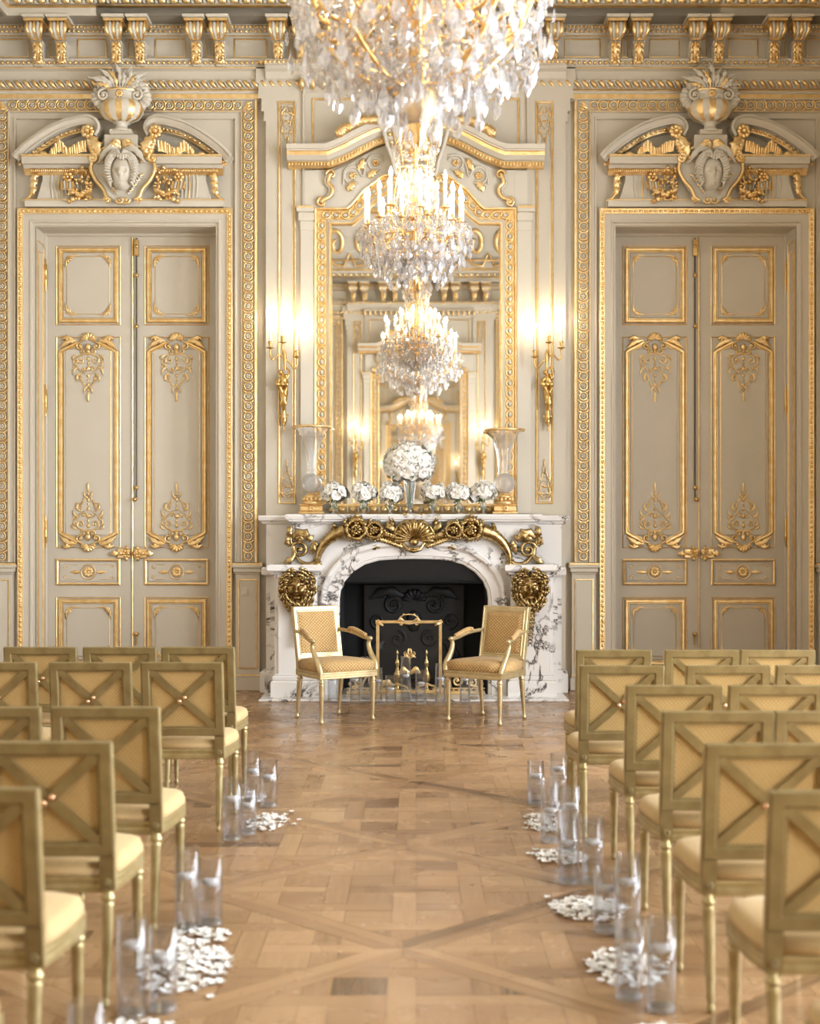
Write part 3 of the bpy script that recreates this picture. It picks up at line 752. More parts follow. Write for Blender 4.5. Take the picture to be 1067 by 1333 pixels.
# ================================================================== OVERDOOR PEDIMENTS
def overdoor(xb, side):
    s0 = 1/128.6; U0 = 163.5
    def P(px, py): return ((px-U0)*s0, HC+(HY-py)*s0)
    root = empty('overdoor_pediment', (xb, 0, 0))
    # lower frieze block with concave ends and ledge
    m_ = MB(); y1 = .10
    x_l, z_b = P(33, 262); x_t, z_t = P(50, 219); half = -x_l
    m_.mold([(-1.0,0),(1.0,0)], [(z_b-.07,0),(z_b-.07,.085),(z_b-.015,.085),(z_b-.01,.10),(z_b,.10),(z_b,0)], mats=[0,0,0,1,1])
    fr = [( -x_t, z_b+.0), (-x_t-.03, z_b+.10), (-x_t-.06, z_b+.2), (-x_t-.055, z_t), (x_t+.055, z_t), (x_t+.06, z_b+.2), (x_t+.03, z_b+.10), (x_t, z_b)]
    n_ = len(fr); m_.add([(x, -.07, z) for x, z in fr]+[(x, 0, z) for x, z in fr], [tuple(range(n_))]+[(i, (i+1) % n_, n_+(i+1) % n_, n_+i) for i in range(n_)], 0)
    for k in range(9):      # fluted drapery
        for sg in (-1, 1):
            x = sg*(.42+k*.038); m_.tube([(x,-.07,z_b+.02),(x+sg*.012,-.078,z_b+.14),(x+sg*.005,-.07,z_b+.27)], .009, 5, 0 if k % 3 else 1)
    m_.build('frieze', ['paint2', 'gold'], root)
    # horizontal cornice
    m_ = MB(); z0 = P(0, 219)[1]; z1 = P(0, 208)[1]
    m_.mold([(-1.0,0),(1.0,0)], [(z0-.09,.07),(z0-.04,.11),(z0-.03,.12),(z0,.14),(z0+.0,.20),(z1-.02,.21),(z1-.015,.225),(z1,.225),(z1,0)], mats=[1,1,0,0,0,1,1,0])
    for sg in (-1, 1):
        for k in range(30): m_.blob((sg*(.36+k*.02), -.125, z0-.05), .009, .012, .022, 5, 4, 1)
    m_.build('cornice', ['paint', 'gold'], root)
    # two broken segmental arcs
    for sg in (-1, 1):
        up = [P(22, 208), P(34, 195), P(55, 179), P(80, 165), P(103, 158), P(120, 156), P(132, 162), P(136, 173), P(131, 184)]
        path = smoothpath(up, 4); path = [(x*(-sg), z) for x, z in path]; 
        if sg > 0: path = [(-abs(x), z) for x, z in path]; 
        m_ = MB(); prof = [(-.0,.0),(.0,.20),(-.025,.21),(-.03,.19),(-.075,.17),(-.08,.185),(-.092,.18),(-.10,.12),(-.11,.12),(-.145,.10),(-.15,.0)]
        pp = [(-abs(x)*1.0, z) for x, z in path]; nlim = len(pp)
        m_.mold(pp, prof, mats=[0,0,0,0,1,0,0,0,1,0]); 
        # little leaf relief on the inner band
        for k in range(2, nlim-14): m_.blob((pp[k][0]+.03, -.13, pp[k][1]-.12), .018, .02, .018, 5, 4, 1)
        m_.scroll(P(127,178)[0], P(0,178)[1], .055, 1.2, PI/2, -1, .02, .12, 0)
        if sg < 0:
            for i in range(len(m_.v)): m_.v[i] = flipx(m_.v[i])
        m_.build('broken_arch', ['paint', 'gold'], root)
        # rosette, foliage drop and ribbon
        g_ = MB()
        cx, cz = P(120, 178); g_.rosette(cx, cz, .075, .19, 8, .04); g_.blob((cx,-.24,cz), .028)
        for k in range(6):
            t = k/5; x, z = P(126+8*t, 188+22*t)
            for q in (-1, 1): g_.leaf([(x,.19,z),(x+q*.03,.22,z-.02),(x+q*.05,.19,z-.07)], .022, .025, 2)
        g_.leaf([(P(124,184)[0],.2,P(0,184)[1]),(P(132,197)[0],.23,P(0,197)[1]),(P(136,212)[0],.2,P(0,212)[1])], .05, .04, 4)
        pts = smoothpath([P(72,209)+(0,), P(84,196)+(0,), P(94,206)+(0,), P(108,198)+(0,), P(118,196)+(0,)], 5)
        for k in range(len(pts)-1):
            (xa, za, _), (xb_, zb_, _) = pts[k], pts[k+1]
            g_.tube([(xa,-.17,za-.05),(xa,-.19-.02*(k % 2),za+.05)], .014, 5)
        g_.blob((P(62,207)[0],-.16,P(0,206)[1]), .05, .03, .03, 6, 4); g_.blob((P(76,203)[0],-.16,P(0,201)[1]), .04, .03, .045, 6, 4)
        if sg < 0:
            for i in range(len(g_.v)): g_.v[i] = flipx(g_.v[i])
        g_.build('ribbon_garland', ['gold', 'paint2'], root); g_ = MB()
        # lower clusters: fruit, drapery fold, end leaves
        rn = random.Random(5)
        for k in range(26):
            x, z = P(rn.uniform(92,124), rn.uniform(222,266)); 
            if z < P(0,250)[1] or x > P(110,0)[0] or rn.random() < .5: g_.blob((x,-.11-rn.uniform(0,.04),z), rn.uniform(.015,.03), .03, rn.uniform(.015,.03), 6, 4)
        for k in range(22):
            x, z = P(rn.uniform(90,126), rn.uniform(226,262)); a = rn.uniform(0,6.28); g_.leaf([(x,.1,z),(x+.025*math.cos(a),.15,z+.025*math.sin(a)),(x+.05*math.cos(a+.4),.11,z+.05*math.sin(a+.4))], .016, .02, 2)
        for k in range(9):
            x, z = P(94+k*3.5, 262-abs(k-4)*1.5); a = rn.uniform(-.5,.5); g_.leaf([(x,.1,z),(x+.02*math.sin(a),.14,z+.04),(x+.06*math.sin(a),.1,z+.075)], .022, .025, 2)
        cx, cz = P(92, 238)
        g_.rosette(cx, cz+.03, .06, .1, 6, .04, 0)
        for k in range(5): g_.tube([(cx-.06+k*.028,-.13,cz-.02),(cx-.05+k*.028,-.16,cz-.10)], [.014,.018], 6, k % 2)
        if sg < 0:
            for i in range(len(g_.v)): g_.v[i] = flipx(g_.v[i])
        g_.build('trophy_relief', ['gold', 'paint2'], root); g_ = MB()
        for k in range(3): x, z = P(49-k*1.0, 233+k*9); g_.leaf([(x+.02,.07,z+.05),(x-.01,.1,z),(x-.05+.01*k,.07,z-.07)], .03, .03, 3)
        x, z = P(48, 236); g_.scroll(x, z+.03, .035, 1.1, 0, 1, .012, .09)
        g_.tube([(x-.01,-.09,z-.02),(x+.0,-.09,z-.10),(x-.06,-.09,z-.19),(x-.12,-.09,z-.215)], [.014,.016,.014,.008], 6)
        if sg < 0:
            for i in range(len(g_.v)): g_.v[i] = flipx(g_.v[i])
        g_.build('end_bracket', ['gold', 'paint2'], root)
    # plinth and urn
    m_ = MB(); zt = P(0,183)[1]; m_.bevbox(-.165, .165, -.24, 0, zt-.17, zt, .008); m_.bevbox(-.11, .11, -.26, 0, zt, zt+.05, .008); m_.build('urn_plinth', 'paint', root)
    m_ = MB(); zu = zt+.03; cy = -.20
    m_.lathe([(.09,0),(.095,.015),(.06,.03),(.055,.07),(.08,.085),(.09,.09)], 20, (0,cy,zu), 0)
    n_ = 40; rings = []
    for r, z in ((.09,.09),(.17,.12),(.215,.18),(.225,.24),(.21,.28),(.19,.30)):
        rings.append([(r*(1-.07*(i % 2 if False else (1 if i % 4 == 0 else 0)))*math.cos(2*PI*i/n_), cy+r*.7*math.sin(2*PI*i/n_), zu+z) for i in range(n_)])
    k0 = len(m_.f); m_.loft(rings, 0, True)
    for q in range(k0, len(m_.f)-2):
        if ((q-k0) % n_) % 4 in (1, 2): m_.m[q] = 1
    m_.lathe([(.19,.30),(.165,.31),(.16,.38),(.17,.40),(.165,.415)], 24, (0,cy,zu), 0, sy=.7); m_.lathe([(.172,.395),(.18,.41),(.172,.425),(.02,.43)], 24, (0,cy,zu), 1, sy=.7)
    for sg in (-1, 1):
        m_.scroll(sg*.165, zu+.35, .06, 1.4, sg*0+PI/2, -sg, .016, .28, 0)
        a_ = 0 if sg > 0 else PI
        m_.shell(sg*.17, zu+.345, .125, .20, .06, a_-1.35, a_+1.35, 6, 0, rin=.3)
    m_.rosette(0, zu+.355, .04, .31, 8, .02, 1)
    m_.build('urn', ['paint2', 'gold'], root)
    m_ = MB(); rn = random.Random(2)      # flame-like foliage
    for k in range(34):
        a = -1.35+2.7*k/33; L_ = (.16+.07*(k % 2))*(1-.25*abs(a))+.03*rn.random(); b0 = zu+.41
        m_.leaf([(.10*math.sin(a),.22+.05*(k % 3),b0),(.10*math.sin(a)+L_*.55*math.sin(a),.26+.04*(k % 3),b0+L_*.55*math.cos(a)),(.1*math.sin(a)+L_*(1.05*math.sin(a*1.15)+.25*math.sin(k*2.1)),.24+.05*(k % 3),b0+L_*math.cos(a*1.1))], .020, .025, 3, 1 if k % 4 == 2 else 0, .45)
    m_.build('urn_foliage', ['paint2', 'gold'], root)
    # cartouche with the mask
    m_ = MB(); cx, cz = 0.012, P(0,232)[1]
    out = [P(165,190), P(140,200), P(128,212), P(124,226), P(130,240), P(140,252), P(146,264), P(165,270)]
    L_ = smoothpath(out, 4); R_ = [(2*cx-x, z) for x, z in L_[::-1]]; loop = L_+R_[1:-1]; n_ = len(loop); c0 = (cx, cz)
    vs = []
    for t, h in ((1,.10),(.96,.20),(.84,.17),(.6,.19),(0.0,.2)):
        if t: vs += [(c0[0]+(x-c0[0])*t, -h, c0[1]+(z-c0[1])*t) for x, z in loop]
    fs = [(k*n_+i, k*n_+(i+1) % n_, (k+1)*n_+(i+1) % n_, (k+1)*n_+i) for k in range(3) for i in range(n_)]+[tuple(3*n_+i for i in range(n_))]
    m_.add(vs, fs, 0, True)
    edge = [(x, -.20, z) for x, z in L_[3:-3]]; m_.tube(edge, .02, 6, 1); m_.tube([(2*cx-p[0], p[1], p[2]) for p in edge], .02, 6, 1)
    for sg in (-1, 1):
        x, z = P(128, 214); x = cx+sg*abs(x-cx); m_.scroll(x+sg*.01, z+.01, .05, 1.3, PI/2, sg, .02, .22, 1)
        x, z = P(143, 266); x = cx+sg*abs(x-cx); m_.scroll(x, z+.01, .035, 1.2, -PI/2, -sg, .016, .2, 1)
        for k in range(8):
            px, py = 140+k*2.2, 236+k*3.2; x, z = P(px, py); x = cx+sg*abs(x-cx); m_.tube([(x+sg*.01,-.2,z+.02),(x-sg*.025,-.215,z-.0)], .011, 5, 0 if k % 2 else 1)
        x, z = P(158, 199)
        for k in range(4): m_.leaf([(cx+sg*.01,.24,z-.02),(cx+sg*(.05+.03*k),.28,z+.05-.03*k),(cx+sg*(.1+.045*k),.25,z-.02-.05*k)], .028, .03, 3, 1 if k < 2 else 0)
    m_.scroll(cx-.03, P(0,266)[1], .04, 1.1, PI, 1, .014, .2, 1); m_.scroll(cx+.03, P(0,266)[1], .04, 1.1, 0, -1, .014, .2, 1)
    m_.blob((cx,-.22,P(0,266)[1]), .018, .02, .018, 6, 4, 0)
    m_.build('cartouche', ['paint2', 'gold'], root)
    # face
    g2 = lambda x, z, a, b_, sx, sz: math.exp(-((x-a)/sx)**2-((z-b_)/sz)**2)
    def face(x, z):
        r2 = x*x*1.05+z*z; h = .14*math.sqrt(max(0, 1-min(1, r2)*.98))
        h += .055*g2(x,z,0,-.10,.12,.20)+.028*g2(x,z,0,-.24,.16,.08)            # nose
        h += .014*g2(x,z,-.3,.18,.25,.07)+.014*g2(x,z,.3,.18,.25,.07)            # brows
        h -= .045*g2(x,z,-.30,.04,.17,.10)+.045*g2(x,z,.30,.04,.17,.10)          # sockets
        h += .016*g2(x,z,-.30,.03,.10,.05)+.016*g2(x,z,.30,.03,.10,.05)          # eyes
        h += .016*g2(x,z,0,-.42,.2,.04)+.016*g2(x,z,0,-.53,.16,.05)-.024*g2(x,z,0,-.475,.2,.03)-.012*g2(x,z,0,-.62,.2,.05)
        h += .020*g2(x,z,0,-.76,.2,.12)+.012*g2(x,z,-.42,-.22,.2,.2)+.012*g2(x,z,.42,-.22,.2,.2)
        return h
    m_ = MB(); m_.hf(cx, cz-.0, .125, .175, face, .2, 30, 36, 0)
    rn = random.Random(11)
    for k in range(30):     # hair in waves
        a = PI*(-.18+1.36*k/29); r1 = .13; x0, z0 = cx+r1*.92*math.cos(a), cz+.19*math.sin(a)*.9+.0
        x1, z1 = x0+.06*math.cos(a+.8*math.copysign(1, math.cos(a))*-1), z0+.05*math.sin(a)-.02
        m_.tube([(x0*.9+cx*.1,-.30,z0-.01),((x0+x1)/2,-.33,(z0+z1)/2+.012),(x1,-.25,z1)], [.016,.022,.010], 6, 0)
    for k in range(9): m_.tube([(cx-.1+k*.025,-.33,cz+.125+.02*math.sin(k)),(cx-.09+k*.025,-.345,cz+.16)], [.014,.018], 6)
    m_.build('face_mask', 'paint2', root)
    return root
o = overdoor(-BX, -1); tag(o, 'cream and gilt overdoor pediment with urn and carved face above the left door', 'overdoor ornament', 'overdoor pediments')
o = overdoor(BX, 1); tag(o, 'cream and gilt overdoor pediment with urn and carved face above the right door', 'overdoor ornament', 'overdoor pediments')
# ================================================================== CHIMNEY BREAST
BD = .12
cb = struct(empty('trim_%d' % n_trim)); n_trim += 1
def Q(px, py, dep=BD): return W(px, py, dep)
bl, br = Q(346, 0)[0], -Q(346, 0)[0]
m_ = MB(); m_.box(bl, -.86, -BD, 0, 0, 6.27); m_.box(.86, br, -BD, 0, 0, 6.27); m_.box(-.86, .86, -BD, 0, 1.4, 6.27)
m_.mold([(bl-.0,0),(br+.0,0)], [(6.12,BD),(6.14,.15),(6.20,.17),(6.22,.22),(6.25,.22),(6.25,.25),(6.30,.25),(6.30,0)], mats=[0]*7)
for sg in (-1, 1):   # stepped bracket edge under the capital
    for k, (w_, z0, z1) in enumerate(((.10,6.10,6.27),(.075,5.95,6.10),(.045,5.82,5.95),(.02,5.72,5.82))): m_.box(*sorted((sg*br, sg*(br+w_))), -BD, 0, z0, z1)
m_.build('breast_face', 'paint', cb)
m_ = MB(); bead_row(m_, bl-.06, br+.06, 6.275, .25, .02, .045); m_.build('bead_row', 'gold', cb)['kind'] = 'stuff'
# outer narrow panels that carry the sconces
AR = arabesque(.50, .14, .008, .006)
for sg in (-1, 1):
    x0, x1 = sorted((sg*abs(Q(362,0)[0]), sg*abs(Q(385,0)[0]))); zt, zb = Q(0,132)[1], Q(0,656)[1]
    m_ = MB(); m_.mold(rect(x0, x1, zb, zt), [(0,0),(0,.01),(.008,.016),(.018,.010),(.02,0)], -BD, True); 
    m_.mold(rect(x0-.065, x1+.06, 1.75, zt+.10) if False else rect(x0+.03, x1-.03, zb+.03, zt-.03), [(0,0),(0,.004),(.004,.005),(.005,0)], -BD, True)
    pn = m_.build('panel_line', 'gold', cb)
    m_ = MB(); xc = (x0+x1)/2; m_.merge(AR, Matrix.Translation((xc, -BD, zt-.05))); m_.merge(AR, fn=lambda p: (xc+p[0], -BD+p[1], zb+.05-p[2]*.8))
    m_.build('foliage_ornament', 'gold', pn)
    # inner stepped pilaster with a leaf capital
    x0, x1 = sorted((sg*abs(Q(392,0)[0]), sg*abs(Q(470,0)[0])))
    xi = sg*abs(Q(394,0)[0]); m_ = MB(); m_.box(*sorted((xi, xi-sg*.02)), -BD-.03, -BD, 1.8, 6.1)
    m_.build('pilaster_edge', 'paint', cb)
zt, zb = Q(0,128)[1], Q(0,205)[1]; xa = Q(406,0)[0]
m_ = MB(); m_.mold([(xa,zb),(xa,zt),(-xa,zt),(-xa,zb)], [(0,0),(0,.01),(-.008,.016),(-.018,.010),(-.02,0)], -BD); m_.build('panel_line', 'gold', cb)
m_ = MB()
m_.mold([(Q(392,0)[0],0),(-Q(392,0)[0],0)], [(6.0,BD),(6.02,.15),(6.08,.17),(6.12,.21),(6.15,.21),(6.16,BD)], mats=[0]*5)
m_.build('capital_band', 'paint', cb)
m_ = MB()
for k in range(22):
    x = Q(394,0)[0]*(1-2*k/21); m_.tube([(x,-.17,6.02),(x,-.22,6.06),(x,-.21,6.12)], [.012,.028,.016], 6)
m_.build('capital_leaves', 'gold', cb)['kind'] = 'stuff'

# ================================================================== OVERMANTEL MIRROR
om = empty('overmantel_mirror', (0, 0, 0))
tag(om, 'tall gilt framed mirror above the marble mantel, reflecting the chandeliers', 'mirror')
OD = BD
def R_(px, py): x, z = W(px, py, .16); return (x, z)
# outline of the mirror opening (left half measured, mirrored)
inn = [R_(432,656), R_(432,293), R_(459,293), R_(472,283), R_(489,263), R_(508,249), R_(541,243)]
outl = [R_(409,664), R_(409,270), R_(452,270), R_(463,262), R_(482,242), R_(505,225), R_(541,219)]
def full(hp): return hp+[(-x, z) for x, z in hp[:-1][::-1]]
def dens(hp):
    return hp
innF = full(inn)
m_ = MB(); th = math.radians(-0.2)
vs = [(x, -(BD+.012), z) for x, z in innF]
m_.add(vs, [tuple(range(len(vs)))]); mir = m_.build('mirror_glass', 'mirror', om); 
mir.location = (0, -(BD+.012)*(0), 0); mir.rotation_euler = (0, 0, math.radians(-0.14))
m_ = MB()
prof = [(0,.0),(0,.03),(-.012,.045),(-.03,.045),(-.04,.03),(-.055,.03),(-.06,.04),(-.145,.055),(-.155,.075),(-.175,.075),(-.18,0)]
pm = innF[::-1]    # travelling so that the frame grows outwards
m_.mold(innF, [(u*1.0, v) for u, v in [(0,0),(0,.03),(.012,.045),(.028,.045),(.034,.03),(.05,.03),(.056,.022),(.15,.022),(.156,.05),(.172,.055),(.178,.0)]] if True else prof, -BD, mats=[1,1,1,0,0,0,1,1,1,1])
m_.mold([innF[0], innF[-1]], [(0,0),(0,.05),(-.02,.06),(-.05,.05),(-.10,.03),(-.12,0)], -BD, mats=[1,1,1,1,1])
fr = m_.build('frame', ['paint', 'gold'], om)
# carved chain on the frame
def chain_unit():
    u = MB(); u.tube([(.036*math.cos(a), -.03, .036*1.15*math.sin(a)) for a in [2*PI*k/12 for k in range(13)]], .009, 5, 0)
    u.blob((0,-.03,0), .020, .018, .026, 6, 4, 1); u.blob((0,-.03,.052), .022, .016, .011, 6, 4, 0); return u
CU = chain_unit(); m_ = MB(); CUy = MB(); CUy.merge(CU, Matrix.Translation((0,-BD,0)))
mid = .103
xs = inn[0][0]-mid
stamp_along(m_, CUy, (xs,inn[0][1]), (xs,inn[1][1]+.05), .105); stamp_along(m_, CUy, (-xs,inn[0][1]), (-xs,inn[1][1]+.05), .105)
offp = [(inn[1][0]-mid, inn[1][1]+mid), (inn[2][0]-.03, inn[2][1]+mid), (inn[3][0]-.07, inn[3][1]+mid*.8), (inn[4][0]-.07, inn[4][1]+mid*.75), (inn[5][0]-.05, inn[5][1]+mid*.9), (inn[6][0], inn[6][1]+mid)]
for i in range(len(offp)-1):
    for sg in (-1, 1):
        a, b_ = offp[i], offp[i+1]; stamp_along(m_, CUy, (sg*a[0], a[1]), (sg*b_[0], b_[1]), .105)
m_.build('chain_moulding', ['gold', 'paint2'], fr)['kind'] = 'stuff'
m_ = MB()
for k in range(17): x = -.84+k*.105; m_.blob((x,-BD-.06,inn[0][1]-.055), .035, .022, .028, 8, 5, 0); m_.blob((x+.052,-BD-.055,inn[0][1]-.055), .012, .015, .03, 6, 4, 1)
m_.build('base_bead', ['gold', 'paint2'], fr)['kind'] = 'stuff'
# side pilaster strips with caps
for sg in (-1, 1):
    xo = sg*abs(outl[0][0]); xw = sg*abs(R_(386,0)[0]); m_ = MB()
    m_.box(*sorted((xo, xw-sg*.04)), -BD-.04, -BD, 1.78, R_(0,300)[1]); m_.bevbox(*sorted((xo, xw)), -BD-.07, -BD, R_(0,276)[1], R_(0,270)[1]+.0, .006)
    m_.bevbox(*sorted((xo, xw-sg*.02)), -BD-.055, -BD, R_(0,288)[1], R_(0,276)[1], .01); m_.bevbox(*sorted((xo, xw-sg*.035)), -BD-.045, -BD, R_(0,300)[1], R_(0,288)[1], .005)
    m_.box(*sorted((sg*abs(R_(396,0)[0]), sg*abs(R_(412,0)[0]))), -BD-.035, -BD, R_(0,270)[1], R_(0,222)[1])
    m_.build('side_strip', 'paint2', om)
    m_ = MB(); m_.box(*sorted((xo, xw+sg*.002)), -BD-.074, -BD-.06, R_(0,271)[1], R_(0,269)[1]+.004); m_.build('strip_line', 'gold', om)
# arched field between frame and hood
hood = [R_(392,221), R_(437,221), R_(455,213), R_(475,201), R_(500,189), R_(541,180)]
ol = [R_(409,270), R_(452,270), R_(463,262), R_(482,242), R_(505,225), R_(541,219)]
m_ = MB()
hf_ = [R_(409,221), R_(437,221), R_(455,213), R_(475,201), R_(500,189), R_(541,180)]
for sg in (-1, 1):
    for i in range(5): m_.add([(sg*ol[i][0],-BD-.03,ol[i][1]),(sg*ol[i+1][0],-BD-.03,ol[i+1][1]),(sg*hf_[i+1][0],-BD-.03,hf_[i+1][1]),(sg*hf_[i][0],-BD-.03,hf_[i][1])], [(0,1,2,3)])
m_.build('arch_field', 'paint2', om)
# the hood cornice
hp = [R_(375,220)]+[R_(429,220)]+smoothpath([R_(429,220), R_(452,211), R_(475,199), R_(500,188), R_(541,180)], 3)[1:]
hpF = full(hp)
pr = [(0,0),(0,.09),(.012,.10),(.045,.12),(.055,.12),(.06,.16),(.10,.20),(.13,.21),(.135,.225),(.15,.225),(.155,.24),(.19,.25),(.20,.25),(.20,0)]
m_ = MB(); m_.mold(hpF, pr, -BD, mats=[1,1,1,1,0,0,1,1,0,0,0,0,0]); hd = m_.build('hood', ['paint', 'gold'], om)
m_ = MB()
for sg in (-1, 1):
    for i in range(len(hp)-1):
        a, b_ = hp[i], hp[i+1]; L_ = math.hypot(b_[0]-a[0], b_[1]-a[1]); n_ = max(1, int(L_/.03))
        for k in range(n_):
            t = (k+.5)/n_; m_.blob((sg*(a[0]+(b_[0]-a[0])*t), -BD-.115, a[1]+(b_[1]-a[1])*t+.032), .012, .016, .022, 5, 4)
m_.build('leaf_band', 'gold', hd)['kind'] = 'stuff'
# scrolls and rosettes of the field
for sg in (-1, 1):
    m_ = MB(); yy = BD+.04
    X = lambda px: -abs(R_(px,0)[0]); Z = lambda py: R_(0,py)[1]
    for px, py, r in ((459,229,.055),(489,212,.05)):
        m_.rosette(X(px), Z(py), r*.75, yy, 6, .02, 1); m_.tube([(X(px)+r*1.5*math.cos(a), -yy-.005, Z(py)+r*1.5*math.sin(a)) for a in [PI*.1+1.6*PI*k/14 for k in range(15)]], .010, 5, 0)
    pts = smoothpath([(X(447),Z(240)),(X(449),Z(221)),(X(462),Z(217)),(X(472),Z(230)),(X(476),Z(214)),(X(484),Z(202)),(X(499),Z(203))], 4)
    m_.tube([(x,-yy-.005,z) for x, z in pts], .009, 5, 0)
    for a, b_ in ((((453,249),(456,243)),(463,236)),(((480,232),(484,226)),(492,222)),(((466,222),(471,214)),(474,206))):
        (p1, p2), p3 = a, b_; m_.leaf([(X(p1[0]),yy,Z(p1[1])),(X(p2[0]),yy+.01,Z(p2[1])),(X(p3[0]),yy,Z(p3[1]))], .035, .025, 3, 1)
    # bracket scroll at the outer corner
    pts = smoothpath([(X(430),Z(228)),(X(427),Z(238)),(X(433),Z(246)),(X(430),Z(256)),(X(419),Z(262))], 4)
    m_.tube([(x,-yy-.03,z) for x, z in pts], [.022]*len(pts), 6, 1); m_.scroll(X(431), Z(228), .05, 1.3, PI, -1, .016, yy+.03, 1); m_.scroll(X(419), Z(264), .05, 1.3, PI/2, 1, .016, yy+.03, 1)
    m_.tube([(x-.03,-yy-.02,z) for x, z in pts], [.014]*len(pts), 6, 0)
    # foliage spray lying on the hood
    rn = random.Random(8)
    for k in range(16):
        t = k/15; px = 443+50*t; py = 181-17*t-6*math.sin(PI*t)
        for q in range(2):
            a = rn.uniform(-1, 1); m_.leaf([(X(px),yy+.18,Z(py+6)),(X(px)+.02*a,yy+.22,Z(py)),(X(px)+.05*a,yy+.19,Z(py)+.05)], .03, .035, 3, 1)
        m_.blob((X(px),-yy-.21,Z(py+1)), .022, .025, .02, 6, 4, 1)
    if sg > 0:
        for i in range(len(m_.v)): m_.v[i] = flipx(m_.v[i])
    m_.build('field_scrollwork', ['paint2', 'gold'], om)
# keystone cartouche
m_ = MB()
ks = [R_(497,146), R_(495,160), R_(500,176), R_(505,196), R_(512,216), R_(517,234), R_(541,240)]
kL = smoothpath(ks, 4); loop = kL+[(-x, z) for x, z in kL[:-1][::-1]]; n_ = len(loop)
m_.add([(x,-.32,z) for x, z in loop]+[(x,-BD,z) for x, z in loop], [tuple(range(n_))]+[(i,(i+1)%n_,n_+(i+1)%n_,n_+i) for i in range(n_)], 0)
m_.box(R_(493,0)[0], -R_(493,0)[0], -.36, -BD, R_(0,147)[1], R_(0,141)[1], 0)
for sg in (-1, 1):
    m_.tube([(sg*abs(x),-.33,z) for x, z in kL[:-4]], .02, 6, 0); m_.tube([(sg*(abs(x)-.09),-.33,z) for x, z in kL[:-6]], .010, 5, 1)
    for k in range(11):
        i = int(k*(len(kL)-8)/10)+1; m_.blob((sg*(abs(kL[i][0])-.05),-.33,kL[i][1]), .024, .022, .024, 6, 4, 1)
    m_.scroll(sg*abs(R_(513,0)[0]), R_(0,237)[1], .06, 1.3, PI/2, sg, .018, .32, 1)
    for k in range(4): m_.leaf([(sg*.02,.32,R_(0,228-k*14)[1]),(sg*.07,.36,R_(0,224-k*14)[1]),(sg*.11,.33,R_(0,231-k*14)[1])], .04, .03, 3, 1)
m_.shell(0, R_(0,214)[1], .13, .32, .05, -.3, PI+.3, 7, 1)
m_.build('keystone', ['paint2', 'gold'], om)

